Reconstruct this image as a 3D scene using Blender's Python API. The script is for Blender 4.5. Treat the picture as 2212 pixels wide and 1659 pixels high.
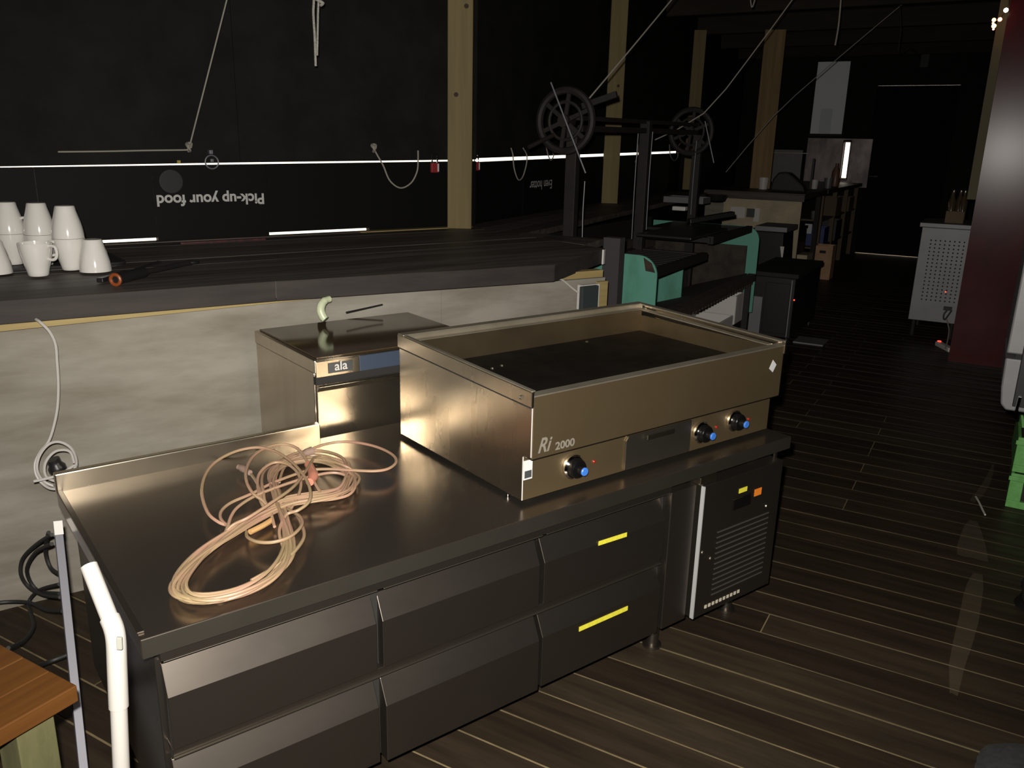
import bpy, math, random
from mathutils import Vector, Matrix
random.seed(7)
for o in list(bpy.data.objects): bpy.data.objects.remove(o)
S = bpy.context.scene
COL = S.collection
H = 1.42                                   # eye height above the deck
F_PX, YAW, PITCH, ROLL = 1797.66, math.radians(-29.6025), math.radians(16.1738), math.radians(1.3508)
PHI = math.radians(67.206)                 # direction of the near (left) part of the building
# ------------------------------------------------------------------ camera
fw = Vector((math.sin(YAW)*math.cos(PITCH), math.cos(YAW)*math.cos(PITCH), -math.sin(PITCH)))
r0 = Vector((math.cos(YAW), -math.sin(YAW), 0)); u0 = r0.cross(fw)
RT = math.cos(ROLL)*r0 + math.sin(ROLL)*u0
UP = -math.sin(ROLL)*r0 + math.cos(ROLL)*u0
camd = bpy.data.cameras.new('camera'); cam = bpy.data.objects.new('camera', camd); COL.objects.link(cam)
cam.matrix_world = Matrix(((RT.x, UP.x, -fw.x, 0), (RT.y, UP.y, -fw.y, 0), (RT.z, UP.z, -fw.z, H), (0, 0, 0, 1)))
camd.sensor_width = 36; camd.lens = 36*F_PX/2212; camd.clip_start = .02; camd.clip_end = 200
S.camera = cam
# ------------------------------------------------------------------ world, flash, exposure
S.view_settings.view_transform = 'Standard'; S.view_settings.look = 'None'
S.view_settings.gamma = 1; S.view_settings.use_curve_mapping = False
S.view_settings.exposure = 0.0
W = bpy.data.worlds.new('overcast_sky'); S.world = W; W.use_nodes = True
W.node_tree.nodes['Background'].inputs[0].default_value = (1, .88, .70, 1)
W.node_tree.nodes['Background'].inputs[1].default_value = 2.5
fl = bpy.data.lights.new('camera_flash', 'SPOT'); fl.energy = 400; fl.spot_size = math.radians(112); fl.spot_blend = .9
fl.shadow_soft_size = .014; fl.color = (1, .95, .88)
flo = bpy.data.objects.new('camera_flash', fl); COL.objects.link(flo)
flo.matrix_world = Matrix.Translation(RT*-.03 + UP*.055) @ cam.matrix_world
# ------------------------------------------------------------------ frames
LV = Vector((math.cos(PHI), math.sin(PHI), 0)); DV = Vector((-math.sin(PHI), math.cos(PHI), 0)); ZV = Vector((0, 0, 1))
def LD(l, d, z=0): return LV*l + DV*d + ZV*z
def ray(x, y): return fw + RT*((x-1106)/F_PX) - UP*((y-829.5)/F_PX)
def onz(x, y, z):
    d = ray(x, y); return d*((z-H)/d.z) + Vector((0, 0, H))
def onpl(x, y, P, n):
    d = ray(x, y); C = Vector((0, 0, H)); return C + d*((P-C).dot(n)/d.dot(n))
def onD(x, y, D0): return onpl(x, y, DV*D0, DV)
def onY(x, y, Y): return onpl(x, y, Vector((0, Y, 0)), Vector((0, 1, 0)))
WA = Vector((-2.60, 3.93, 0)); WB = Vector((-3.2, 9.6, 0)); WD = (WB-WA).normalized(); WN = Vector((WD.y, -WD.x, 0))
def onW(x, y, off=0): return onpl(x, y, WA+WN*off, WN)
# ------------------------------------------------------------------ materials
def mat(name, c, rough=.6, metal=0, c2=None, scale=(6, 6, 6), amt=1.0, detail=6, bump=0, bscale=None, emit=None, spec=.5, rvar=0, aniso=0, coat=0, lo=.35, hi=.65, alpha=1):
    m = bpy.data.materials.new(name); m.use_nodes = True; nt = m.node_tree; N = nt.nodes; b = N['Principled BSDF']
    b.inputs['Base Color'].default_value = (*c, 1); b.inputs['Roughness'].default_value = rough
    b.inputs['Metallic'].default_value = metal; b.inputs['Specular IOR Level'].default_value = spec
    b.inputs['Coat Weight'].default_value = coat; b.inputs['Alpha'].default_value = alpha
    if aniso: b.inputs['Anisotropic'].default_value = aniso
    if emit: b.inputs['Emission Color'].default_value = (*emit[:3], 1); b.inputs['Emission Strength'].default_value = emit[3]
    if c2 or bump or rvar:
        tc = N.new('ShaderNodeTexCoord'); mp = N.new('ShaderNodeMapping'); mp.inputs['Scale'].default_value = scale
        nz = N.new('ShaderNodeTexNoise'); nz.inputs['Scale'].default_value = 1; nz.inputs['Detail'].default_value = detail; nz.inputs['Roughness'].default_value = .62
        nt.links.new(tc.outputs['Object'], mp.inputs[0]); nt.links.new(mp.outputs[0], nz.inputs['Vector'])
        rp = N.new('ShaderNodeMapRange'); rp.inputs['From Min'].default_value = lo; rp.inputs['From Max'].default_value = hi
        nt.links.new(nz.outputs['Fac'], rp.inputs['Value'])
        if c2:
            mx = N.new('ShaderNodeMix'); mx.data_type = 'RGBA'; mx.inputs['A'].default_value = (*c, 1); mx.inputs['B'].default_value = (*c2, 1)
            ml = N.new('ShaderNodeMath'); ml.operation = 'MULTIPLY'; ml.inputs[1].default_value = amt
            nt.links.new(rp.outputs[0], ml.inputs[0]); nt.links.new(ml.outputs[0], mx.inputs['Factor']); nt.links.new(mx.outputs['Result'], b.inputs['Base Color'])
        if rvar:
            rr = N.new('ShaderNodeMapRange'); rr.inputs['To Min'].default_value = max(0.02, rough-rvar); rr.inputs['To Max'].default_value = rough+rvar
            nt.links.new(rp.outputs[0], rr.inputs['Value']); nt.links.new(rr.outputs[0], b.inputs['Roughness'])
        if bump:
            bp = N.new('ShaderNodeBump'); bp.inputs['Strength'].default_value = bump; bp.inputs['Distance'].default_value = .004
            src = nz
            if bscale:
                mp2 = N.new('ShaderNodeMapping'); mp2.inputs['Scale'].default_value = bscale; nt.links.new(tc.outputs['Object'], mp2.inputs[0])
                src = N.new('ShaderNodeTexNoise'); src.inputs['Scale'].default_value = 1; src.inputs['Detail'].default_value = 5
                nt.links.new(mp2.outputs[0], src.inputs['Vector'])
            nt.links.new(src.outputs['Fac'], bp.inputs['Height']); nt.links.new(bp.outputs[0], b.inputs['Normal'])
    return m
M = {}
M['steel'] = mat('brushed_steel', (.66, .60, .50), .27, 1, c2=(.50, .44, .36), scale=(7, 7, 1.6), rvar=.04, lo=.15, hi=.85, detail=3)
M['gr_front'] = mat('griddle_front_steel', (.30, .225, .12), .46, .86, c2=(.19, .135, .075), scale=(3, 3, 4), rvar=.05, lo=.15, hi=.85, detail=3)
M['splash'] = mat('browned_splash_steel', (.20, .155, .09), .4, .85, c2=(.10, .075, .045), scale=(5, 5, 5), lo=.2, hi=.8)
M['edge'] = mat('worktop_edge_steel', (.24, .22, .18), .36, .94, c2=(.17, .155, .125), scale=(3, 3, 3), lo=.2, hi=.8, detail=3)
M['knob'] = mat('knob_black', (.004, .004, .004), .22)
M['steel_top'] = mat('worktop_steel', (.40, .345, .285), .25, .96, c2=(.28, .235, .19), scale=(3, 5, 3), rvar=.05, lo=.15, hi=.85, detail=3)
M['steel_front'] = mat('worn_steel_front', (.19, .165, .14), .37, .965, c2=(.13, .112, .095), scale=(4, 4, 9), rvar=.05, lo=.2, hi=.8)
M['steel_bright'] = mat('bright_steel', (.72, .66, .54), .27, 1, c2=(.58, .52, .41), scale=(4, 4, 4), rvar=.04, lo=.2, hi=.8, detail=3)
M['steel_rim'] = mat('rim_steel', (.55, .5, .4), .42, .85, c2=(.4, .35, .26), scale=(5, 5, 5))
M['chrome'] = mat('chrome', (.8, .8, .8), .08, 1)
M['alu'] = mat('aluminium', (.15, .15, .17), .5, .4)
M['plate'] = mat('griddle_plate', (.011, .009, .0075), .5, .0, c2=(.005, .004, .003), scale=(9, 9, 9), rvar=.06, spec=.2)
M['gap_shade'] = mat('painted_recess_shade', (.012, .011, .01), .8)  # near-black colour stands in for shade inside gaps, slots and holes
M['glass_black'] = mat('dark_lid_glass', (.05, .034, .018), .1, .0, spec=.8, c2=(.065, .046, .028), scale=(6, 2, 2))
M['ply'] = mat('pale_plywood', (.255, .236, .198), .8, c2=(.15, .132, .10), scale=(2.6, 5, 11), amt=.85, detail=8, bump=.06)
M['ply_far'] = mat('cream_plywood', (.46, .39, .26), .8, c2=(.34, .28, .18), scale=(5, 5, 5))
M['bar'] = mat('stained_bar_wood', (.085, .065, .053), .55, c2=(.026, .019, .016), scale=(2, 26, 26), amt=.95, detail=8, bump=.25)
M['bar2'] = mat('stained_bar_wood_grey', (.11, .09, .077), .6, c2=(.036, .028, .025), scale=(2, 22, 22), amt=.95, detail=8, bump=.25)
M['fascia'] = mat('dark_fascia_board', (.029, .0225, .019), .75, c2=(.017, .0125, .011), scale=(3, 20, 30), detail=7, bump=.15)
M['pine'] = mat('pine', (.62, .47, .22), .7, c2=(.42, .30, .13), scale=(26, 26, 1.4), amt=.8, detail=7, bump=.12)
M['pine_rail'] = mat('pine_rail', (.33, .25, .10), .7, c2=(.22, .16, .06), scale=(2, 20, 26), amt=.8)
M['post'] = mat('post_pine', (.18, .138, .054), .75, c2=(.13, .096, .034), scale=(24, 24, 1.1), amt=.85, detail=7, bump=.15)
M['post_warm_lit'] = mat('post_pine_warm_lit', (.24, .16, .065), .75, c2=(.15, .09, .032), scale=(20, 20, 1.1), amt=.85, detail=7)  # warm light from the slit put into the far post's pine colour
M['deck'] = mat('oiled_deck', (.036, .025, .0155), .5, c2=(.017, .0115, .0075), scale=(2.2, 24, 24), amt=.95, detail=8, bump=.25, spec=.2, rvar=.08)
M['deck2'] = mat('oiled_deck_dark', (.030, .021, .013), .5, c2=(.014, .0095, .006), scale=(2.0, 20, 20), amt=.95, detail=8, bump=.25, spec=.2, rvar=.08)
M['deck3'] = mat('oiled_deck_worn', (.043, .031, .019), .54, c2=(.020, .0145, .009), scale=(2.6, 22, 22), amt=.95, detail=8, bump=.25, spec=.2, rvar=.08)
M['sand'] = mat('sandy_joint', (.19, .145, .07), .9, c2=(.10, .075, .035), scale=(9, 9, 9))
M['black_wall'] = mat('black_wall_panel', (.0075, .0075, .0065), .75, c2=(.012, .012, .0105), scale=(5, 5, 5), spec=.12)
M['black_wall2'] = mat('black_flap_panel', (.0045, .0045, .0045), .6, spec=.12)
M['ceil'] = mat('dark_ceiling', (.010, .008, .0055), .9, c2=(.017, .013, .008), scale=(1.5, 8, 8))
M['beam'] = mat('ceiling_beam', (.022, .016, .008), .9, c2=(.013, .009, .005), scale=(2, 14, 14))
M['blackmet'] = mat('black_enamel', (.014, .014, .014), .35, spec=.5)
M['iron'] = mat('sooty_iron', (.005, .004, .0035), .7, .1, c2=(.010, .0065, .005), scale=(18, 18, 18))
M['rust'] = mat('rusty_iron', (.05, .028, .018), .85, .1, c2=(.02, .012, .009), scale=(22, 22, 22), bump=.3)
M['turq'] = mat('turquoise_paint', (.085, .27, .20), .6, c2=(.045, .16, .10), scale=(6, 6, 2.2), lo=.5, hi=.72, amt=.8, bump=.05)
M['firebrick'] = mat('sooty_firebrick', (.045, .034, .026), .9, c2=(.022, .016, .012), scale=(14, 14, 14), bump=.3)
M['china'] = mat('white_china', (.62, .60, .56), .12, spec=.6, coat=.3)
M['white'] = mat('white_plastic', (.55, .53, .5), .35)
M['tube_white'] = mat('white_tube', (.32, .305, .28), .35)
M['paper'] = mat('white_paper', (.55, .55, .55), .6)
M['black'] = mat('black_plastic', (.012, .012, .012), .35)
M['rubber'] = mat('black_rubber', (.014, .014, .013), .6)
M['blue'] = mat('blue_cap', (.04, .16, .55), .35)
M['bluefilm'] = mat('blue_grey_strip', (.06, .08, .12), .3, .3)
M['badge'] = mat('dark_badge', (.05, .055, .055), .4)
M['red_led'] = mat('red_pilot_lens', (.22, .012, .008), .3)
M['yellow'] = mat('yellow_tape', (.75, .68, .05), .5, c2=(.55, .52, .05), scale=(180, 180, 60), amt=.7)
M['orange'] = mat('orange_plastic', (.75, .2, .02), .4)
M['cable_pink'] = mat('pink_beige_cable', (.34, .19, .135), .5, c2=(.28, .205, .11), scale=(9, 9, 9), amt=1)
M['cable_white'] = mat('white_cable', (.42, .4, .37), .45)
M['rope'] = mat('pale_rope', (.42, .41, .36), .9, c2=(.25, .24, .2), scale=(150, 150, 150), bump=.4)
M['cord'] = mat('thin_grey_cord', (.28, .26, .22), .8)
M['redlock'] = mat('red_lacquer', (.25, .025, .03), .35)
M['redwall'] = mat('dark_red_laminate', (.06, .004, .0048), .22, c2=(.036, .0035, .004), scale=(5, 5, 5), spec=.14)
M['table'] = mat('varnished_teak', (.115, .045, .009), .45, c2=(.072, .026, .005), scale=(26, 1.8, 26), amt=.85, detail=7)
M['greenwood'] = mat('treated_pine', (.12, .115, .045), .85, c2=(.07, .066, .026), scale=(20, 20, 6), amt=.9, bump=.2)
M['greencrate'] = mat('green_crate', (.09, .30, .06), .55, c2=(.15, .38, .11), scale=(30, 30, 30), amt=.7)
M['greymetal'] = mat('grey_sheet_metal', (.21, .21, .21), .5, .35, c2=(.15, .15, .152), scale=(3, 3, 5), lo=.2, hi=.8)
M['pinksteel'] = mat('dull_steel_splash', (.32, .27, .26), .45, .6, c2=(.12, .10, .10), scale=(4, 4, 2))
M['board'] = mat('pale_board', (.85, .88, .9), .8, spec=.1)
M['bluebin'] = mat('blue_plastic', (.015, .04, .16), .5)
M['box'] = mat('cardboard', (.5, .31, .17), .85, c2=(.38, .23, .13), scale=(8, 8, 8))
M['brownbox'] = mat('brown_wood_box', (.12, .085, .05), .85)
M['letters'] = mat('white_vinyl', (.42, .42, .40), .6)
M['ri'] = mat('etched_grey_letters', (.17, .155, .125), .7)
M['ghost'] = mat('faded_decal', (.006, .0063, .0058), .6)
M['film'] = mat('clear_plastic_film', (.4, .33, .22), .25, spec=.4, alpha=.09)
M['hosewhite'] = mat('greenish_hose', (.5, .55, .36), .35)
M['lamp_y'] = mat('fairy_light_amber', (1, .5, .1), .5, emit=(1, .62, .12, 9))
M['lamp_r'] = mat('fairy_light_red', (1, .2, .2), .5, emit=(1, .18, .12, 8))
M['lamp_w'] = mat('fairy_light_white', (1, .8, .7), .5, emit=(1, .72, .55, 14))
M['led'] = mat('red_indicator', (1, .1, .05), .4, emit=(1, .06, .03, 2.2))
M['frost'] = mat('window_light', (1, 1, 1), .5)
# ------------------------------------------------------------------ mesh builder
class MB:
    def __init__(s): s.v = []; s.f = []
    def add(s, vs, fs):
        n = len(s.v); s.v += [tuple(v) for v in vs]; s.f += [tuple(n+i for i in f) for f in fs]; return s
    def box(s, x0, x1, y0, y1, z0, z1):
        return s.add([(x0, y0, z0), (x1, y0, z0), (x1, y1, z0), (x0, y1, z0), (x0, y0, z1), (x1, y0, z1), (x1, y1, z1), (x0, y1, z1)],
                     [(3, 2, 1, 0), (4, 5, 6, 7), (0, 1, 5, 4), (1, 2, 6, 5), (2, 3, 7, 6), (3, 0, 4, 7)])
    def prism(s, poly, fn0, fn1):          # poly: list of 2d points, fn maps (a,b)->3d for both caps
        n = len(poly); vs = [fn0(a, b) for a, b in poly] + [fn1(a, b) for a, b in poly]
        return s.add(vs, [tuple(range(n))[::-1], tuple(range(n, 2*n))] + [(i, (i+1) % n, n+(i+1) % n, n+i) for i in range(n)])
    def slab(s, poly, z0, z1): return s.prism(poly, lambda a, b: (a, b, z0), lambda a, b: (a, b, z1))
    def bar(s, p, q, w, h=None, up=Vector((0, 0, 1))):
        p = Vector(p); q = Vector(q); h = h or w; d = (q-p).normalized(); a = d.cross(up)
        if a.length < 1e-4: a = Vector((1, 0, 0))
        a.normalize(); b = a.cross(d); a *= w/2; b *= h/2
        return s.add([p-a-b, p+a-b, p+a+b, p-a+b, q-a-b, q+a-b, q+a+b, q-a+b],
                     [(3, 2, 1, 0), (4, 5, 6, 7), (0, 1, 5, 4), (1, 2, 6, 5), (2, 3, 7, 6), (3, 0, 4, 7)])
    def tube(s, pts, r, n=8, closed=False, sub=0):
        pts = [Vector(p) for p in pts]
        if sub:
            out = []; m = len(pts)
            rng = range(m) if closed else range(m-1)
            for i in rng:
                p0 = pts[(i-1) % m] if closed or i > 0 else pts[0]; p1 = pts[i]; p2 = pts[(i+1) % m]
                p3 = pts[(i+2) % m] if closed or i+2 < m else pts[-1]
                for k in range(sub):
                    t = k/sub
                    out.append(.5*((2*p1)+(-p0+p2)*t+(2*p0-5*p1+4*p2-p3)*t*t+(-p0+3*p1-3*p2+p3)*t*t*t))
            if not closed: out.append(pts[-1])
            pts = out
        m = len(pts); rs = r if isinstance(r, (list, tuple)) else None
        vs = []; a = None
        for i, p in enumerate(pts):
            t = (pts[(i+1) % m]-pts[i-1]) if closed else (pts[min(i+1, m-1)]-pts[max(i-1, 0)])
            if t.length < 1e-9: t = Vector((0, 0, 1))
            t.normalize()
            if a is None:
                a = t.cross(Vector((0, 0, 1)))
                if a.length < .1: a = t.cross(Vector((1, 0, 0)))
            a = (a-t*a.dot(t))
            if a.length < 1e-6: a = t.orthogonal()
            a.normalize(); b = t.cross(a)
            rr = r if not rs else rs[min(len(rs)-1, int(i*len(rs)/m))]
            for k in range(n):
                an = 2*math.pi*k/n; vs.append(p+(a*math.cos(an)+b*math.sin(an))*rr)
        fs = []
        for i in range(m if closed else m-1):
            for k in range(n):
                i2 = (i+1) % m; fs.append((i*n+k, i*n+(k+1) % n, i2*n+(k+1) % n, i2*n+k))
        if not closed: fs += [tuple(range(n))[::-1], tuple(range((m-1)*n, m*n))]
        return s.add(vs, fs)
    def cyl(s, p, q, r, n=20): return s.tube([p, q], r, n)
    def lathe(s, prof, n=28, c=(0, 0, 0), axis='z'):
        vs = []; c = Vector(c)
        for r, h in prof:
            for k in range(n):
                an = 2*math.pi*k/n; x, y = r*math.cos(an), r*math.sin(an)
                vs.append(c+(Vector((x, y, h)) if axis == 'z' else Vector((x, h, y))))
        fs = []; m = len(prof)
        for i in range(m-1):
            for k in range(n):
                q = (i*n+k, i*n+(k+1) % n, (i+1)*n+(k+1) % n, (i+1)*n+k); fs.append(q if axis == 'z' else q[::-1])
        fs += [tuple(range(n))[::-1], tuple(range((m-1)*n, m*n))]
        return s.add(vs, fs)
    def build(s, name, m, parent=None, bevel=0, smooth=False, seg=2):
        me = bpy.data.meshes.new(name); me.from_pydata(s.v, [], s.f); me.update()
        import bmesh
        bm = bmesh.new(); bm.from_mesh(me); bmesh.ops.recalc_face_normals(bm, faces=bm.faces); bm.to_mesh(me); bm.free()
        me.materials.append(M[m] if isinstance(m, str) else m)
        o = bpy.data.objects.new(name, me); COL.objects.link(o)
        if parent is not None: o.parent = parent
        if smooth:
            for p in me.polygons: p.use_smooth = True
            md = o.modifiers.new('es', 'EDGE_SPLIT'); md.split_angle = math.radians(40)
        if bevel:
            b = o.modifiers.new('bevel', 'BEVEL'); b.width = bevel; b.segments = seg; b.limit_method = 'ANGLE'
        return o
def tag(o, label, cat=None, group=None, kind=None):
    if label: o['label'] = label
    if cat: o['category'] = cat
    if group: o['group'] = group
    if kind: o['kind'] = kind
    return o
def empty(name, loc, rz=0, label=None, cat=None, group=None):
    o = bpy.data.objects.new(name, None); COL.objects.link(o); o.location = loc; o.rotation_euler = (0, 0, rz)
    o.empty_display_size = .05
    return tag(o, label, cat, group)
def B(name, m, parent, x0, x1, y0, y1, z0, z1, bevel=0): return MB().box(x0, x1, y0, y1, z0, z1).build(name, m, parent, bevel)
def copy_tree(o, parent=None):
    c = o.copy(); COL.objects.link(c); c.parent = parent
    for ch in list(o.children): copy_tree(ch, c)
    return c
def shell_box(mb, x0, x1, y0, y1, z0, z1, t):   # open-top box
    return mb.box(x0, x1, y0, y0+t, z0, z1).box(x0, x1, y1-t, y1, z0, z1).box(x0, x0+t, y0+t, y1-t, z0, z1).box(x1-t, x1, y0+t, y1-t, z0, z1).box(x0+t, x1-t, y0+t, y1-t, z0, z0+t)
def text(name, s, m, parent, mtx, width, height=None, bold=.0, ext=.0006, shear=0):
    cu = bpy.data.curves.new(name, 'FONT'); cu.body = s; cu.size = 1; cu.offset = bold; cu.extrude = 0; cu.shear = shear
    t = bpy.data.objects.new('tmp', cu); COL.objects.link(t)
    dg = bpy.context.evaluated_depsgraph_get(); dg.update()
    me = bpy.data.meshes.new_from_object(t.evaluated_get(dg)); bpy.data.objects.remove(t)
    xs = [v.co.x for v in me.vertices]; ys = [v.co.y for v in me.vertices]
    sx = width/(max(xs)-min(xs)); sy = sx if height is None else height/(max(ys)-min(ys))
    for v in me.vertices: v.co = Vector(((v.co.x-min(xs))*sx, v.co.y*sy, ext))
    me.materials.clear(); me.materials.append(M[m])
    o = bpy.data.objects.new(name, me); COL.objects.link(o); o.parent = parent
    o.matrix_local = mtx
    return o
def basis(X, Y, Z, o): return Matrix(((X.x, Y.x, Z.x, o.x), (X.y, Y.y, Z.y, o.y), (X.z, Y.z, Z.z, o.z), (0, 0, 0, 1)))
EX, EY, EZ = Vector((1, 0, 0)), Vector((0, 1, 0)), Vector((0, 0, 1))
# ================================================================== STRUCTURE
CE = 2.78
fl_ = MB().box(-4.9, 2.4, -1.4, 13.2, -.09, -.0022).build('floor', 'sand'); tag(fl_, 'dark brown deck floor of narrow boards running across the room', kind='structure')
PIT = .1215; Y0 = 2.087; GAP = .0072
def rows():
    k0 = int((-1.3-Y0)/PIT)
    k = k0
    while Y0+PIT*k < 13.0: yield k, Y0+PIT*k; k += 1
far = MB(); cache = {}
for k, y in rows():
    a, b = y+GAP/2, y+PIT-GAP/2
    if b > 12.97: b = 12.97
    js = []
    if y < 1.9: js = [random.choice([-1.9, -1.5, 1.1])]
    elif y < 3.4: js = [-.43 if 2.3 < y < 2.4 else [-2.1, 1.3][k % 2]]
    elif y < 4.25: js = [-.365 if k % 2 else -2.2, 1.5]
    elif y < 5.0: js = [-.755 if k % 2 else -.365, 1.6]
    elif y < 7: js = [-.755 if k % 2 else -.975, 1.2]
    else: js = [random.choice([-.9, -.5, -1.3])]
    xs = [-4.8]+sorted(js)+[2.3]
    for i in range(len(xs)-1):
        x0, x1 = xs[i]+.002, xs[i+1]-.002
        if y > 9.2: far.box(x0, x1, a, b, -.012, 0); continue
        if y < -.2: far.box(x0, x1, a, b, -.012, 0); continue
        w = x1-x0; key = (round(w, 2), random.randint(0, 2))
        if key not in cache:
            p = MB().box(0, w, 0, b-a, -.012, 0).build('deck_board', ['deck', 'deck2', 'deck3'][key[1]], fl_)
            cache[key] = p
        else:
            p = cache[key].copy(); COL.objects.link(p); p.parent = fl_
        p.location = (x0, a, random.uniform(-.0012, .0008))
fo = far.build('deck_boards_far', 'deck', fl_); fo['kind'] = 'stuff'
# left wall, near part (along LV) and far part (along WD): flap panels below and above a slit that lets daylight in
WL0, WL1 = -3.0, 2.62
wl = empty('wall_left', (0, 0, 0)); tag(wl, 'black panelled shutter wall behind the bar with a slit of daylight', kind='structure')
WZ = lambda l: 1.272+.0165*l
def wallseg(P, d, s0, s1, z0a, z0b, z1a, z1b, t, m, name, off=0):
    n = Vector((d.y, -d.x, 0))
    a = P+d*s0+n*off; b = P+d*s1+n*off; c = b-n*t; e = a-n*t
    vs = [(a.x, a.y, z0a), (b.x, b.y, z0b), (c.x, c.y, z0b), (e.x, e.y, z0a), (a.x, a.y, z1a), (b.x, b.y, z1b), (c.x, c.y, z1b), (e.x, e.y, z1a)]
    return MB().add(vs, [(3, 2, 1, 0), (4, 5, 6, 7), (0, 1, 5, 4), (1, 2, 6, 5), (2, 3, 7, 6), (3, 0, 4, 7)]).build(name, m, wl)
PL = DV*3.9
slit = .0088
wallseg(PL, LV, WL0, .0, 0, 0, CE, CE, .06, 'black_wall', 'solid_panel')
wallseg(PL, LV, -.02, 2.72, 0, 0, .96, .96, .06, 'black_wall', 'solid_panel')
pan = [0, .56, 1.008, 1.519, 2.05, 2.72]
for i in range(5):
    a, b = pan[i]+.0015, pan[i+1]-.0015
    lowgap = .0
    zb = .981 if i in (1, 3) else .965
    wallseg(PL, LV, a, b, zb, zb, WZ(a), WZ(b), .035, 'black_wall2', 'flap_panel', off=.002*(i % 2))
wallseg(PL, LV, pan[0], pan[1], .96, .96, .97, .97, .05, 'black_wall', 'sill')
for i, (a, b) in enumerate([(0, 1.4), (1.4, 2.72)]):
    wallseg(PL, LV, a+.001, b-.001, WZ(a)+slit*(.35 if i == 0 else 1), WZ(b)+slit, CE, CE, .05, 'black_wall', 'shutter_panel')
ZR = lambda s: 1.306+.0085*s
wallseg(WA, WD, -.05, 9.3, 0, 0, .955, .955, .06, 'black_wall', 'solid_panel')
sx = [-.02, .9, 1.9, 2.75, 3.9, 5.4, 7.0, 9.3]
for i in range(7):
    wallseg(WA, WD, sx[i]+.0015, sx[i+1]-.0015, .95, .95, ZR(sx[i]), ZR(sx[i+1]), .035, 'black_wall2', 'flap_panel', off=.002*(i % 2))
g2 = .022
for i, (a, b) in enumerate([(-.05, 2.7), (2.7, 5.3), (5.3, 9.3)]):
    wallseg(WA, WD, a+.001, b-.001, ZR(a)+(g2 if i < 2 else -.01), ZR(b)+(g2 if i < 2 else -.01), CE, CE, .05, 'black_wall', 'shutter_panel')
# end wall with door opening and slot window
ew = MB()
YE = 12.97
ew.box(-3.9, -2.05, YE, YE+.1, 0, CE).box(-1.97, -1.72, YE, YE+.1, 0, CE).box(-2.05, -1.97, YE, YE+.1, 0, 1.04).box(-2.05, -1.97, YE, YE+.1, 1.53, CE)
ew.box(-1.72, -.70, YE, YE+.1, 2.285, CE).box(-.70, 2.4, YE, YE+.1, 0, CE)
tag(ew.build('wall_end', 'black_wall'), 'black end wall of the corridor with a door and a slot window', kind='structure')
d1 = empty('door_1', (-1.72, YE+.02, 0)); tag(d1, 'black door in the end wall with daylight under and over it', kind='structure')
B('door_leaf', mat('door_black', (.008, .0085, .011), .8, spec=.05), d1, -.0, 1.02, 0, .05, .008, 2.2795, 0)
hd = MB().cyl((.06, -.05, 1.08), (.06, 0, 1.08), .012).box(.05, .17, -.06, -.045, 1.07, 1.09); hd.build('door_handle', 'chrome', d1, .002)
wi = empty('window_1', (-2.01, YE, 1.285)); tag(wi, 'tall narrow slot window blazing with daylight', kind='structure')
MB().box(-.055, -.04, -.02, .08, -.26, .26).box(.04, .055, -.02, .08, -.26, .26).box(-.055, .055, -.02, .08, -.275, -.245).box(-.055, .055, -.02, .08, .245, .275).build('window_frame', 'pinksteel', wi)
tag(MB().box(2.3, 2.4, -1.4, 13.1, 0, CE).build('wall_right', 'black_wall'), 'dark right wall', kind='structure')
tag(MB().box(-4.9, 2.4, -1.5, -1.4, 0, CE).build('wall_rear', 'black_wall'), 'dark wall behind the photographer', kind='structure')
cl = MB().box(-5.0, 2.5, -1.5, 13.2, CE, CE+.1).build('ceiling', 'ceil'); tag(cl, 'dark boarded ceiling with joists', kind='structure')
for i, y in enumerate([1.2, 2.6, 4.0, 5.4, 6.8, 8.2, 9.6, 11.0, 12.3]):
    B('joist', 'beam', cl, -4.2, 2.3, y-.03, y+.03, CE-.17, CE)
# red partition seen face on
rw = empty('wall_partition', (0, 6.52, 0)); tag(rw, 'dark red laminate partition wall standing square to the corridor', kind='structure')
B('red_panel', 'redwall', rw, -.15, 2.3, 0, .03, 0, CE)
B('edge_batten', mat('grey_pine_edge', (.10, .085, .045), .8), rw, -.205, -.152, .032, .10, 1.12, CE)
B('red_return', 'redwall', rw, -.15, -.12, .03, 1.6, 0, CE)
# ================================================================== BAR
bar = empty('bar_counter', (0, 0, 0), 0, 'wide dark stained plank bar with a pale plywood front, under the shutters', 'bar counter')
ZT = .97
front = [(-1.9, 2.72), (.24, 2.638), (1.02, 2.593), (2.08, 2.45), (2.63, 2.75)]
def fD(l):
    for (a, b), (c, d) in zip(front, front[1:]):
        if a <= l <= c: return b+(d-b)*(l-a)/(c-a)
    return front[-1][1]
wxy = lambda l, d: (LV.x*l+DV.x*d, LV.y*l+DV.y*d)
# top planks of the near bar: strips between two D values
ds = [2.45, 2.79, 2.94, 3.09, 3.24, 3.39, 3.54, 3.69]
Lend = lambda d: 2.63
for i in range(len(ds)):
    if i == 0: poly = front[:]+[(Lend(0), 2.788), (-1.9, 2.788)]; poly = [p for p in poly]
    else:
        a = ds[i]+.001; b = (ds[i+1]-.001) if i+1 < len(ds) else 3.80
        poly = [(-1.9, a), (2.63, a), (2.63, b), (-1.9, b)]
    zt = ZT+random.uniform(-.0015, .0015)
    o = MB().prism(poly, lambda l, d: (l, d, ZT-.055 if i == 0 else ZT-.03), lambda l, d: (l, d, zt)).build('bar_plank', 'bar' if i % 2 else 'bar2', bar, .0015)
    o.rotation_euler = (0, 0, PHI)
o = MB().slab([(-1.9, 3.803), (1.95, 3.803), (1.95, 3.862), (-1.9, 3.862)], ZT-.02, ZT+.004).build('back_strip', 'bar', bar, .001); o.rotation_euler = (0, 0, PHI)
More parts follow.
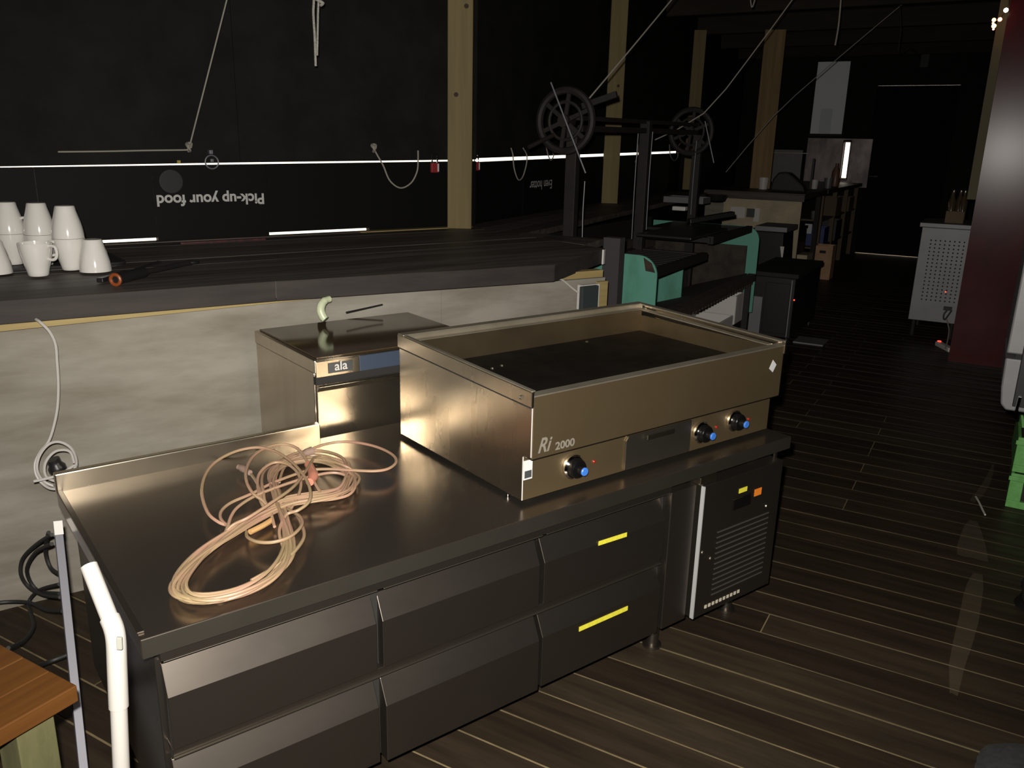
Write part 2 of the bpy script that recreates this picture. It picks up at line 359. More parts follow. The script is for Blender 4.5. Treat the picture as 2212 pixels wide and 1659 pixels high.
o = MB().slab([(1.952, 3.803), (2.63, 3.803), (2.63, 3.862), (1.952, 3.862)], ZT-.02, ZT+.004).build('back_strip', 'pine_rail', bar, .001); o.rotation_euler = (0, 0, PHI)
# fascia boards along the front polyline
for (a, b), (c, d) in zip(front, front[1:]):
    p = Vector((a, b, 0)); q = Vector((c, d, 0)); t = (q-p).normalized(); n = Vector((t.y, -t.x, 0))
    vs = []
    for z in (ZT-.064, ZT+.001):
        for pt, off in ((p, .0), (q, .0), (q, -.024), (p, -.024)):
            w = pt+n*(off+.0005); vs.append((w.x, w.y, z))
    o = MB().add(vs, [(3, 2, 1, 0), (4, 5, 6, 7), (0, 1, 5, 4), (1, 2, 6, 5), (2, 3, 7, 6), (3, 0, 4, 7)]).build('fascia_board', 'fascia', bar, .002); o.rotation_euler = (0, 0, PHI)
# far bar (beyond the kink): planks along WD
def zc(x): return 3.50+(-1.52-x)*.385
for i in range(6):
    a = .03+i*.145; b = a+.143
    pa = WA+WN*a; pb = WA+WN*b
    def at(P, y): return (P.x+WD.x/WD.y*(y-P.y), y)
    ya, yb = zc(pa.x), zc(pb.x)
    ye = 8.6 if i < 3 else (8.6 if i < 1 else 3.86)
    if i == 3: ye = 3.86
    pts = [at(pa, ya), at(pb, yb), at(pb, max(ye, yb+.02)), at(pa, max(ye, ya+.02))]
    MB().slab(pts, ZT-.035, ZT+random.uniform(-.002, .001)).build('bar_plank', 'bar2' if i % 2 else 'bar', bar, .001)
# plywood front panels
pf = [(-1.9, 2.80), (.24, 2.735), (1.02, 2.675), (1.66, 2.60), (2.12, 2.556), (2.43, 2.53)]
for j, (k0, k1) in enumerate([(0, 1), (1, 2), (2, 3), (3, 4), (4, 5)]):
    (a, b), (c, d) = pf[k0], pf[k1]
    g = .0012 if j == 2 else 0
    o = MB().slab([(a, b), (c-g, d), (c-g, d+.018), (a, b+.018)], .0, ZT-.062 if j < 4 else .885).build('plywood_panel', 'ply', bar); o.rotation_euler = (0, 0, PHI)
vs = [(-1.9, 2.775, .845), (1.25, 2.63, .895), (1.25, 2.66, .895), (-1.9, 2.80, .845), (-1.9, 2.775, ZT-.064), (1.25, 2.63, ZT-.064), (1.25, 2.66, ZT-.064), (-1.9, 2.80, ZT-.064)]
o = MB().add(vs, [(3, 2, 1, 0), (4, 5, 6, 7), (0, 1, 5, 4), (1, 2, 6, 5), (2, 3, 7, 6), (3, 0, 4, 7)]).build('pine_batten', 'pine_rail', bar); o.rotation_euler = (0, 0, PHI)
o = MB().slab([(2.10, 2.582), (2.44, 2.556), (2.44, 2.60), (2.10, 2.625)], .80, .912).build('pine_batten', 'pine_rail', bar); o.rotation_euler = (0, 0, PHI)
o = MB().slab([(2.375, 2.515), (2.43, 2.512), (2.43, 2.528), (2.375, 2.531)], 0, .872).build('pine_stud', 'pine_rail', bar); o.rotation_euler = (0, 0, PHI)
o = MB().slab([(2.415, 2.552), (2.435, 2.552), (2.60, 3.2), (2.58, 3.2)], 0, .80).build('end_panel', 'ply', bar); o.rotation_euler = (0, 0, PHI)
# electrical socket on the bar end
so = empty('wall_socket', LD(2.295, 2.532, .815), PHI, 'white double socket with a dark cover at the end of the plywood bar front', 'socket')
B('socket_box', 'white', so, -.02, .082, -.03, -.0, -.052, .052, .004)
B('socket_cover', mat('dark_socket_cover', (.03, .04, .04), .4), so, -.035, .055, -.052, -.031, -.05, .05, .004)
cp = MB().tube([LD(2.165, 2.535, .905), LD(2.20, 2.530, .888), LD(2.235, 2.522, .86), LD(2.262, 2.51, .838)], .004, 6, sub=4).build('socket_cable', 'cable_white')
tag(cp, 'short white cable running down from the bar edge to the socket', 'cable')
B_ = MB().box(-1.600, -1.515, 3.66, 3.72, 0, ZT+.03).build('dark_post', mat('charcoal_board', (.035, .032, .033), .8)); tag(B_, 'charcoal upright board between the bar end and the turquoise grill', 'board')
cnr = MB().box(-.012, .012, -.004, .004, -.035, .03).build('corner_bracket', 'white'); cnr.location = LD(2.60, 2.725, ZT-.03); cnr.rotation_euler = (0, 0, PHI+.5)
tag(cnr, 'small white corner clip on the tip of the dark bar', 'bracket')
# ------------------------------------------------------------------ wooden posts
def post(x0, x1, y0, y1, z0, z1, rz, m, label, knots=()):
    o = MB().box(-x0, x0, -y0, y0, 0, z1-z0).build('wooden_post', m, None, .003)
    o.location = (x1[0], x1[1], z0); o.rotation_euler = (0, 0, rz); tag(o, label, 'post', 'timber posts along the shutters'); return o
def bx(hx, hy, c, z0, rz, m, label, kn):
    o = empty('wooden_post', (c[0], c[1], z0), rz, label, 'post', 'timber posts along the shutters')
    MB().box(-hx, hx, -hy, hy, 0, CE-.17-z0).build('shaft', m, o, .003)
    for (kx, kz) in kn:
        MB().lathe([(.012, 0), (.008, .0015)], 10, (kx, -hy-.0005, kz), 'y').build('knot', 'rust', o)
    return o
c1 = LD(2.545, 3.80)
bx(.064, .045, c1, ZT, math.radians(30), 'post', 'nearest pine post, on the bar where the shutters turn', [(-.02, .68), (.03, 1.1)])
c2 = WA+WD*2.44+WN*.105
bx(.064, .05, c2, ZT-.01, math.radians(26), 'post', 'second pine post, behind the nearer flywheel', [(.02, .9)])
c3 = WA+WD*5.35+WN*.105
bx(.064, .05, c3, ZT-.01, math.radians(22), 'post', 'third pine post, behind the far flywheel', [(.02, .72)])
bx(.105, .075, Vector((-2.33, 9.5, 0)), 1.0, math.radians(18), 'post_warm_lit', 'widest and farthest pine post, beside the black bag', [])
# ================================================================== CHEF BASE (refrigerated drawer unit)
cb = empty('refrigerated_drawer_counter', LD(.258, 1.345), PHI, 'long low stainless counter with two rows of drawers, in the foreground', 'counter')
WT = .60; LEN = 1.83; DEP = .75
B('worktop', 'steel_top', cb, 0, LEN, 0, DEP, WT-.038, WT, .002)
B('front_edge', 'edge', cb, .001, LEN-.001, -.0015, -.0002, WT-.037, WT-.002)
MB().box(.0, .672, DEP-.004, DEP+.018, WT-.01, WT+.045).build('upstand', 'steel_bright', cb, .003)
MB().box(.0, .012, .02, DEP-.004, WT, WT+.004).build('side_rim', 'steel_front', cb, .001)
MB().box(.028, LEN-.03, .05, DEP-.01, .12, WT-.038).build('carcass', 'steel_front', cb, .002)
for x in (.07, 1.40, 1.74):
    for y in (.10, .66): MB().cyl((x, y, 0), (x, y, .12), .018).cyl((x, y, 0), (x, y, .008), .028).build('foot', 'steel_front', cb, smooth=True)
def drawer(x0, x1, zt, zb, fy, tape=None):
    w = x1-x0
    d = MB().prism([(0, 0), (0, zt-zb-.055), (.026, zt-zb), (.032, zt-zb), (.032, 0)], lambda a, b: (x0, fy+a, zb+b), lambda a, b: (x1, fy+a, zb+b)).build('drawer', 'steel_front', cb, .0012)
    MB().box(x0+.004, x1-.004, fy+.033, .055, zt-.012, zt+.012).build('drawer_recess', 'gap_shade', cb)
    return d
MB().box(.03, 1.325, .008, .05, .541, .562).build('top_rail', 'steel_front', cb, .001)
for x0, x1 in ((.034, .452), (.466, .886), (.898, 1.316)):
    MB().box(x0, x1, .0065, .05, .5385, .5408).build('rail_lip', 'edge', cb, .001)
drs = {}
for i, (x0, x1) in enumerate(((.036, .450), (.464, .884), (.898, 1.314))):
    drs[i, 1] = drawer(x0, x1, .517, .352, .012)
    drs[i, 0] = drawer(x0, x1+(.0 if i else 0), .316, .122, .004 if i == 1 else .010)
MB().box(.036, 1.314, .018, .05, .334, .350).build('middle_rail', 'steel_front', cb, .001)
MB().box(.036, 1.314, .0125, .05, .3315, .3338).build('rail_lip', 'edge', cb)
MB().box(.449, .465, .035, .05, .122, .535).build('drawer_gap', 'gap_shade', cb)
MB().box(1.318, 1.332, .04, .05, .122, .535).build('drawer_gap', 'gap_shade', cb)
def tape(name, x0, x1, z0, z1, y, m='yellow', par=cb, dz=0): return MB().add([(x0, y, z0), (x1, y, z0+dz), (x1, y, z1+dz), (x0, y, z1), (x0, y+.001, z0), (x1, y+.001, z0+dz), (x1, y+.001, z1+dz), (x0, y+.001, z1)], [(0, 1, 2, 3), (7, 6, 5, 4), (0, 4, 5, 1), (1, 5, 6, 2), (2, 6, 7, 3), (3, 7, 4, 0)]).build(name, m, par)
tag(tape('yellow_label', 1.071, 1.170, .458, .470, .0108, dz=-.003), 'short yellow embossed label strip')
tag(tape('yellow_label', 1.018, 1.190, .234, .247, .0088, dz=.001), 'long yellow embossed label strip')
B('divider_panel', 'steel_front', cb, 1.333, 1.432, .012, .05, .122, .535, .002)
cp_ = MB().box(1.447, 1.800, -.004, .05, .122, .533).build('machine_panel', 'steel_front', cb, .002)
B('panel_edge_glint', mat('painted_edge_glint', (.33, .33, .33), .5), cb, 1.4440, 1.4475, -.006, .006, .124, .531)  # pale matte strip paints the bright glint along the steel panel edge
B('latch_bracket', 'steel_bright', cb, 1.432, 1.50, .0, .04, .536, .558, .002)
B('display', 'knob', cb, 1.575, 1.655, -.009, -.004, .428, .462, .002)
tag(tape('yellow_label', 1.600, 1.636, .474, .488, -.0052), 'small yellow sticker')
tag(tape('orange_label', 1.674, 1.706, .446, .468, -.0052, 'orange'), 'small orange sticker')
vt = MB()
for r in range(13):
    z = .175+r*.0165
    vt.box(1.52, 1.755, -.0062, -.0045, z, z+.0035)
vt.build('vent_louvres', mat('louvre_steel', (.26, .24, .225), .5, .9), cb)
dots = MB()
for i in range(10): dots.box(1.495+i*.0165, 1.504+i*.0165, -.0055, -.0035, .140, .150)
dots.build('vent_holes', mat('pale_hole_rims', (.5, .46, .36), .6), cb)
for (x, z) in ((1.462, .33), (1.74, .40), (1.50, .30)): MB().lathe([(.006, 0), (.004, -.003)], 10, (x, -.0045, z), 'y').build('screw', 'steel_bright', cb)
MB().box(LEN-.055, LEN-.045, .01, .016, .53, .56).build('hinge_pin', 'steel_bright', cb)
# ================================================================== DISHWASHER
dw = empty('undercounter_dishwasher', LD(.945, 2.137), PHI, 'stainless undercounter glass washer with a small badge, between bar and counter', 'dishwasher')
B('cabinet', 'steel', dw, 0, .575, .018, .462, .08, .775, .003)
B('lid_band', 'steel', dw, -.002, .577, .004, .465, .776, .815, .003)
B('lid_glass', 'glass_black', dw, .012, .565, .018, .455, .8155, .820, .001)
B('control_strip', 'steel_bright', dw, .0, .135, -.002, .003, .766, .812, .001)
B('control_film', 'bluefilm', dw, .136, .575, -.0015, .003, .766, .812, .001)
bd = B('badge', 'badge', dw, .036, .112, -.0045, -.0025, .774, .804, .001)
text('badge_letters', 'ala', 'white', bd, basis(EX, EZ, -EY, Vector((.055, -.0048, .781))), .040, bold=.012)
B('door_slot', 'gap_shade', dw, .0, .575, .004, .02, .742, .765)
MB().prism([(0, .61), (0, .735), (-.018, .742), (-.022, .738), (-.006, .722), (-.006, .11)][::1], lambda a, b: (.004, .012+a, b), lambda a, b: (.572, .012+a, b)).build('door', 'steel_bright', dw, .001)
for x in (.04, .53):
    for y in (.06, .44): MB().cyl((x, y, 0), (x, y, .08), .016).build('foot', 'black', dw)
# ================================================================== GRIDDLE
gr = empty('electric_griddle', LD(1.122, 1.381, WT), PHI, 'large countertop electric griddle with three black knobs, on the low counter', 'griddle')
GW, GD = .935, .592; zf = .286; zb = .304; mz = .124
def rect_lerp(x, y, z): return (x, y, z)
# side cheeks
for nm, xa, xb in (('side_panel', 0, .004), ('side_panel', GW-.004, GW)):
    vs = []
    for x in (xa, xb): vs += [(x, .028, .012), (x, .028, mz), (x, 0, mz+.004), (x, 0, zf-.034), (x, GD, zb-.034), (x, GD, .012)]
    MB().add(vs, [(0, 1, 2, 3, 4, 5), (11, 10, 9, 8, 7, 6)]+[(i, (i+1) % 6, 6+(i+1) % 6, 6+i) for i in range(6)]).build(nm, 'steel', gr, .001)
# upper collar bands
for nm, xa, xb in (('side_collar', -.004, .0035), ('side_collar', GW-.0035, GW+.004)):
    vs = []
    for x in (xa, xb): vs += [(x, -.003, zf-.036), (x, -.003, zf), (x, GD+.004, zb), (x, GD+.004, zb-.036)]
    MB().add(vs, [(0, 1, 2, 3), (7, 6, 5, 4)]+[(i, (i+1) % 4, 4+(i+1) % 4, 4+i) for i in range(4)]).build(nm, 'steel', gr, .001)
MB().add([(-.0045, 0, zf-.0385), (-.0045, GD, zb-.0385), (-.0045, GD, zb-.0365), (-.0045, 0, zf-.0365), (.001, 0, zf-.0385), (.001, GD, zb-.0385), (.001, GD, zb-.0365), (.001, 0, zf-.0365)], [(0, 1, 2, 3), (7, 6, 5, 4), (0, 4, 5, 1), (3, 2, 6, 7), (0, 3, 7, 4), (1, 5, 6, 2)]).build('fold_seam_shade', 'gap_shade', gr)  # thin dark strip paints the shade of the groove under the collar
B('back_panel', 'steel', gr, 0, GW, GD-.004, GD, .012, zb-.03)
B('front_apron', 'gr_front', gr, .004, GW-.004, -.001, .004, mz, zf-.012, .001)
B('apron_underside', 'steel', gr, .004, GW-.004, .0, .03, mz-.002, mz)
B('control_panel', 'gr_front', gr, .002, GW-.002, .028, .032, .012, mz, .001)
B('front_lip', 'steel_rim', gr, .004, GW-.004, -.001, .028, zf-.014, zf-.010, .001)
# raised splash rim on left, right and back
def rimseg(p, q, w, t, nm='rim'):
    MB().bar(p, q, w, t).build(nm, 'steel_rim', gr, .0015)
yb = GD-.012
rimseg((-.003, yb, zb+.001), (GW+.003, yb, zb+.001), .03, .004, 'back_rim')
rimseg((.012, yb-.028, zb-.012), (GW-.012, yb-.028, zb-.012), .026, .004, 'back_ledge')
B('back_step', 'steel_rim', gr, .01, GW-.01, yb-.018, yb-.014, zb-.014, zb, 0)
rimseg((GW-.006, 0, zf+.001), (GW-.006, GD, zb+.001), .022, .004, 'right_rim')
rimseg((GW-.028, .03, zf-.012), (GW-.028, GD-.02, zb-.012), .022, .004, 'right_ledge')
rimseg((.004, 0, zf+.001), (.004, GD, zb+.001), .012, .003, 'left_rim')
MB().box(-.0012, .0012, .0262, .0278, .014, mz-.001).box(-.0012, .0012, -.0022, -.0008, mz+.006, zf-.038).build('corner_edge_glint', mat('painted_fold_glint', (.5, .48, .44), .5), gr)  # pale strips paint the glint on the griddle's front left corner
# inner basin walls and hot plate
MB().box(.02, GW-.04, yb-.045, yb-.041, .215, zb-.012).build('back_splash', 'splash', gr)
MB().box(GW-.042, GW-.038, .03, yb-.04, .215, zf-.012).build('right_splash', 'splash', gr)
MB().box(.010, .014, .01, yb-.04, .215, zf).build('left_splash', 'splash', gr)
MB().box(.014, GW-.04, .028, .032, .215, zf-.012).build('front_splash', 'splash', gr)
B('hot_plate', 'plate', gr, .014, GW-.042, .03, yb-.04, .205, .222, .001)
for (x, y) in ((.18, .40), (.22, .41), (.62, .50)): MB().lathe([(.005, 0), (.003, .004)], 8, (x, y, .2225)).build('crumb', 'steel_bright', gr)
for (x, y) in ((.05, .07), (GW-.05, .07), (.05, GD-.05), (GW-.05, GD-.05)): MB().cyl((x, y, 0), (x, y, .013), .02).build('foot', 'rubber', gr)
for (x, z) in ((.154, .066), (.625, .062), (.768, .069)):
    MB().lathe([(.031, .027), (.031, .020), (.027, .016), (.024, .016)], 32, (x, 0, z), 'y').build('knob_bezel', 'chrome', gr, smooth=True)
    k = MB().lathe([(.024, .016), (.024, .004), (.0215, .0), (.012, -.001), (.0105, -.014), (.0095, -.016)], 32, (x, 0, z), 'y').build('knob', 'knob', gr, smooth=True)
    MB().lathe([(.0105, -.016), (.0105, -.019), (.009, -.0205)], 24, (x, 0, z), 'y').build('knob_cap', 'blue', k, smooth=True)
for (x, z) in ((.226, .062), (.693, .063), (.838, .060)):
    MB().lathe([(.0045, .028), (.0045, .025), (.003, .0235)], 16, (x, 0, z), 'y').build('pilot_lamp', 'red_led', gr, smooth=True)
gd = MB().prism([(.332, .016), (.332, .095), (.340, .106), (.58, .106), (.58, .016)], lambda a, b: (a, .0225, b), lambda a, b: (a, .0275, b)).build('grease_drawer', 'edge', gr, .001)
MB().bar((.40, .014, .094), (.50, .014, .094), .004, .012).box(.414, .424, .014, .023, .086, .092).box(.484, .494, .014, .023, .086, .092).build('drawer_handle', 'steel_bright', gd)
st = B('rating_sticker', 'paper', gr, .002, .028, .0262, .0275, .064, .112)
B('sticker_print', 'badge', st, .005, .0255, .0256, .0262, .068, .086)
tag(MB().add([(.870, -.0018, .214), (.888, -.0018, .201), (.902, -.0018, .222), (.884, -.0018, .238), (.870, -.001, .214), (.888, -.001, .201), (.902, -.001, .222), (.884, -.001, .238)], [(0, 1, 2, 3), (7, 6, 5, 4), (0, 4, 5, 1), (1, 5, 6, 2), (2, 6, 7, 3), (3, 7, 4, 0)]).build('paper_scrap', 'paper', gr), 'white diamond shaped paper sticker')
text('name_script', 'Ri', 'ri', gr, basis(EX, EZ, -EY, Vector((.020, -.0012, .137))), .042, .036, bold=.02, shear=.35)
text('name_number', '2000', 'ri', gr, basis(EX, EZ, -EY, Vector((.072, -.0012, .134))), .060, .020, bold=.03)
MB().lathe([(.006, 0), (.004, -.003)], 10, (-.0045, .035, zf-.02), 'y').build('rivet', 'steel_bright', gr)
# screw lying on the worktop
sc = MB().lathe([(.005, 0), (.005, .003), (.002, .004), (.002, .010)], 12).build('loose_screw', 'chrome', None, smooth=True); sc.location = onz(1097, 1075, WT)+Vector((0, 0, .0))
tag(sc, 'tiny bright screw standing on the worktop by the griddle corner', 'screw')
# ================================================================== CABLE COIL on the worktop
Q = lambda x, y: (340+x/3.95, 920+y/3.95)
def cpts(lst, zf_):
    out = []
    for i, (x, y) in enumerate(lst):
        px, py = Q(x, y); z = zf_(i/(len(lst)-1)) if callable(zf_) else zf_
        out.append(onz(px, py, z))
    return out
loop = [(1640, 440), (1600, 540), (1480, 590), (1300, 620), (1080, 660), (850, 770), (600, 930), (390, 1080), (230, 1240), (165, 1360), (220, 1450), (400, 1480), (650, 1440), (880, 1340), (1030, 1220), (1110, 1080), (1110, 930), (1070, 760), (1010, 580), (980, 430), (1060, 320), (1230, 270), (1420, 280), (1570, 340)]
r = random.Random(3)
coil = empty('coiled_cable', onz(560, 1150, WT), 0, 'loose coil of pinkish beige cable lying on the stainless counter', 'cable')
co = onz(560, 1150, WT)
rel = lambda pts: [p-co for p in pts]
pts = []; NT = 14
for t in range(NT):
    ox, oy = r.uniform(-14, 14), r.uniform(-16, 16); k = 1+r.uniform(-.055, .05); kx = 1+r.uniform(-.05, .05)
    for i, (x, y) in enumerate(loop):
        xx = 800+(x-800)*k*kx+ox; yy = 880+(y-880)*k+oy
        # strands fan out differently along the loop
        xx += 26*math.sin(i*.55+t*1.7); yy += 22*math.cos(i*.5+t*2.3)
        px, py = Q(xx, yy)
        pts.append(onz(px, py, WT+.006+.005*(t % 5)+.004*math.sin(i*1.3+t)))
pts = [Vector((p.x, p.y, max(p.z, WT+.0045))) for p in pts]
MB().tube(rel(pts), .0036, 7, sub=4).build('cable_turns', 'cable_pink', coil, smooth=True)
hump = lambda h: (lambda t: WT+.012+h*math.sin(math.pi*t))
loops = [
 ([(600, 850), (520, 820), (430, 740), (380, 580), (400, 440), (470, 330), (590, 250), (730, 200), (880, 185), (1020, 225), (1150, 310), (1260, 440), (1305, 560), (1290, 650), (1200, 720), (1100, 760), (1040, 900), (1080, 1050)], .05),
 ([(1000, 860), (960, 720), (900, 640), (820, 580), (765, 490), (755, 390), (800, 280), (900, 200), (1040, 158), (1160, 175), (1235, 235), (1290, 330), (1340, 480), (1400, 580)], .045),
 ([(800, 830), (680, 880), (560, 820), (540, 740), (620, 660), (800, 580), (1000, 480), (1270, 385), (1450, 368), (1650, 378), (1850, 385), (1970, 365), (2035, 310), (2010, 250), (1900, 190), (1750, 150), (1580, 135), (1420, 160), (1300, 205), (1180, 270), (1080, 360), (1040, 480)], .018),
 ([(560, 960), (600, 860), (630, 770), (690, 690), (830, 600), (1030, 520), (1280, 440), (1480, 400), (1600, 420), (1640, 480), (1560, 560)], .02),
 ([(760, 900), (770, 950), (860, 990), (1000, 990), (1140, 940), (1230, 850), (1220, 780), (1150, 730), (1080, 690)], .02),
 ([(960, 760), (880, 640), (855, 460), (900, 370), (990, 315), (1090, 320), (1180, 380), (1225, 480), (1200, 600), (1130, 720)], .03),
 ([(1180, 740), (1235, 850), (1250, 950), (1180, 1060), (1080, 1150), (960, 1230), (800, 1320)], .01),
 ([(1420, 270), (1340, 270), (1270, 380), (1160, 520), (980, 650), (780, 780), (640, 850), (540, 960)], .04),
 ([(780, 390), (840, 470), (880, 560), (890, 650), (940, 740)], .015), ([(980, 330), (910, 390), (890, 470), (905, 560), (920, 650), (990, 730)], .02)]
for lst, h in loops:
    MB().tube(rel(cpts(lst, hump(h))), .0036, 7, sub=6).build('cable_loop', 'cable_pink', coil, smooth=True)
MB().tube(rel(cpts([(690, 350), (720, 360), (790, 400)], WT+.02)), [.007, .009, .007], 10, sub=3).build('plug_end', mat('dusty_plug', (.22, .15, .12), .6), coil, smooth=True)
MB().tube(rel(cpts([(1290, 330), (1330, 420), (1300, 480)], WT+.028)), [.011, .013, .010], 10, sub=3).build('coupler', mat('coral_coupler', (.5, .2, .13), .5), coil, smooth=True)
MB().tube(rel(cpts([(1230, 250), (1270, 230), (1320, 215)], WT+.03)), [.008, .011, .012], 10, sub=3).build('plug_end', mat('dusty_plug2', (.25, .17, .13), .6), coil, smooth=True)
tag(MB().tube(rel(cpts([(790, 905), (900, 850), (980, 800)], WT+.014)), .0062, 8, sub=3).build('cable_tie', mat('amber_tie', (.42, .25, .10), .5), coil, smooth=True), 'amber section of cable')
# ================================================================== small things on / by the bar front
hs = empty('hose_hook', onD(703, 648, 2.56), 0, 'curved pale green hose stub hanging under the bar edge above the dishwasher', 'hose')
o0 = onD(703, 648, 2.56)
MB().tube([onD(x, y, 2.56-i*.006)-o0 for i, (x, y) in enumerate([(712, 646), (701, 650), (694, 660), (693, 672), (698, 684), (703, 690)])], [.011, .013, .014, .014, .014, .013], 14, sub=4).build('hose', 'hosewhite', hs, smooth=True)
MB().tube([onD(705, 645, 2.6)-o0, onD(712, 646, 2.56)-o0], .004, 6).build('hose_wire', 'cord', hs)
bc = MB().tube([onD(748, 675, 2.55), onD(790, 666, 2.58), onD(826, 658, 2.6)], .003, 6, sub=3).build('black_wire', 'rubber'); tag(bc, 'short black wire end behind the dishwasher lid', 'wire')
# white cable with plug against the plywood
wc = empty('hanging_white_cable', onD(115, 1010, 2.60), 0, 'white cable hanging down the plywood and coiled at the counter corner', 'cable')
o0 = onD(115, 1010, 2.60)
MB().tube([onD(x, y, d)-o0 for x, y, d in [(78, 690, 2.63), (88, 697, 2.61), (108, 718, 2.6), (120, 745, 2.6), (123, 780, 2.6), (126, 830, 2.6), (124, 880, 2.6), (115, 925, 2.6), (104, 955, 2.6), (88, 975, 2.6), (76, 1000, 2.59), (78, 1025, 2.58), (92, 1045, 2.57), (112, 1056, 2.57), (135, 1052, 2.57), (155, 1030, 2.57), (165, 1000, 2.57), (155, 970, 2.56), (130, 955, 2.56), (105, 960, 2.56), (85, 985, 2.56), (80, 1015, 2.55), (95, 1040, 2.55), (125, 1050, 2.54), (150, 1030, 2.54), (162, 1005, 2.54), (130, 1025, 2.53), (95, 1035, 2.53), (72, 1040, 2.53)]], .0042, 7, sub=5).build('cable_run', 'cable_white', wc, smooth=True)
MB().tube([onD(x, y, 2.55)-o0 for x, y in [(160, 1000), (150, 975), (120, 975), (98, 1000), (100, 1030), (128, 1042)]], .004, 7, sub=5).build('cable_loop', 'cable_white', wc, smooth=True)
MB().tube([onD(x, y, 2.58)-o0 for x, y in [(114, 992), (122, 1008), (130, 1025), (140, 1042)]], [.018, .024, .022, .014], 12, sub=3).build('black_plug', 'black', wc, smooth=True)
pk = onz(145, 1052, WT+.05)
MB().tube([onD(118, 1048, 2.53)-o0, onD(150, 1053, 2.30)-o0, onD(178, 1051, 2.11)-o0, onD(190, 1050, 2.105)-o0], [.004, .004, .004, .009], 7, sub=4).build('cable_end', 'cable_white', wc, smooth=True)
# black cables beside the counter
bcs = empty('black_cable_bundle', LD(.2, 2.6, 0), 0, 'tangle of black cables hanging between the plywood and the counter end', 'cable')
o0 = LD(.2, 2.6, 0)
for lst in ([(112, 1155, 2.35), (80, 1175, 2.5), (50, 1205, 2.6), (45, 1240, 2.62), (62, 1268, 2.62), (95, 1285, 2.55), (130, 1290, 2.4)],
            [(112, 1175, 2.35), (75, 1195, 2.5), (58, 1235, 2.62), (80, 1275, 2.62), (128, 1282, 2.5)],
            [(105, 1150, 2.4), (98, 1190, 2.5), (108, 1225, 2.5), (128, 1240, 2.45)],
            [(128, 1262, 2.45), (85, 1275, 2.6), (62, 1300, 2.64), (68, 1330, 2.5), (72, 1355, 2.4), (50, 1385, 2.3), (18, 1400, 2.2)],
            [(-30, 1305, 2.65), (20, 1300, 2.65), (65, 1302, 2.6), (100, 1318, 2.5), (135, 1320, 2.4)],
            [(60, 1445, 2.1), (100, 1432, 2.2), (145, 1415, 2.2)]):
    MB().tube([onD(x, y, min(d, 2.68))-o0 for x, y, d in lst], .0055, 7, sub=5).build('cable', 'rubber', bcs, smooth=True)
blk = MB()
for xx in (295, 410): blk.tube([onD(xx-22, 1020-(xx-295)*.2, 2.30)+Vector((0, 0, -.03)), onD(xx, 1006-(xx-295)*.2, 2.30)+Vector((0, 0, .003)), onD(xx+26, 1008-(xx-295)*.2, 2.30)+Vector((0, 0, -.05))], .011, 8, sub=4)
tag(blk.build('black_hose', 'rubber'), 'black hose looping up behind the counter upstand', 'hose')
# aluminium strip leaning on the counter end
A0, A1 = onD(124, 1128, 2.03), onD(160, 1470, 1.80)
dv = (A1-A0).normalized(); A2 = A0+dv*((A0.z-.012)/-dv.z)
als = MB().bar(A0, A2, .017, .012, up=DV).build('aluminium_strip', 'alu', None, .001); tag(als, 'grey aluminium strip leaning against the left end of the low counter', 'metal strip')
cap = MB().bar(A0+Vector((0, 0, .001)), A0+dv*.032, .0185, .0135, up=DV).build('strip_cap', 'white'); cap.parent = als; cap.matrix_parent_inverse = Matrix()
# white bent tube standing in front
def dp(x, y, d): return ray(x, y)*d+Vector((0, 0, H))
tb = empty('white_bent_pole', (0, 0, 0), 0, 'white plastic pole with a bent top, upright before the counter end', 'pole')
pA, pB, pC = dp(192, 1222, 1.16), dp(250, 1368, 1.13), dp(262, 1660, 1.17)
dd = (pC-pB).normalized(); pE = pC+dd*((pC.z-.0)/-dd.z)
tb.location = (pE.x, pE.y, 0); o0 = Vector((pE.x, pE.y, 0))
rr = .0112
MB().tube([pA-o0, pA.lerp(pB, .5)-o0, pA.lerp(pB, .86)-o0], rr*1.0, 20).build('grip', 'tube_white', tb, smooth=True)
mid = pB+dd*.02
MB().tube([p-o0 for p in (pA.lerp(pB, .78), pA.lerp(pB, .93), pB+dd*.012, pB+dd*.05, pB+dd*.11)], rr*1.16, 20, sub=4).build('elbow', 'tube_white', tb, smooth=True)
MB().tube([pB+dd*.10-o0, pE-o0], rr*1.0, 20).build('shaft', 'tube_white', tb, smooth=True)
sl = dp(258, 1388, 1.112)-o0
MB().bar(sl-dd*.008, sl+dd*.010, .0075, .004, up=fw).build('slot', mat('slot_shadow', (.2, .2, .17), .8), tb, .001)
# orange wooden table at the lower left
TZ = .50
tbl = empty('wooden_bench_table', onz(166, 1480, TZ)-Vector((0, 0, TZ)), 0, 'corner of an orange varnished slatted table on pale timber legs, bottom left', 'table')
for i in range(7):
    x1 = -i*.078; MB().box(x1-.0772, x1, -.9, 0, TZ-.032, TZ-(.0005*(i % 2))).build('slat', 'table', tbl, .0022)
MB().box(-.52, -.025, -.86, -.022, TZ-.042, TZ-.032).build('batten', 'pine_rail', tbl)
MB().box(-.095, -.030, -.095, -.030, 0, TZ-.042).build('leg', 'greenwood', tbl, .002)
MB().box(-.51, -.445, -.85, -.785, 0, TZ-.042).build('leg', 'greenwood', tbl, .002)
MB().box(-.095, -.030, -.85, -.785, 0, TZ-.042).build('leg', 'greenwood', tbl, .002)
MB().box(-.51, -.445, -.095, -.030, 0, TZ-.042).build('leg', 'greenwood', tbl, .002)
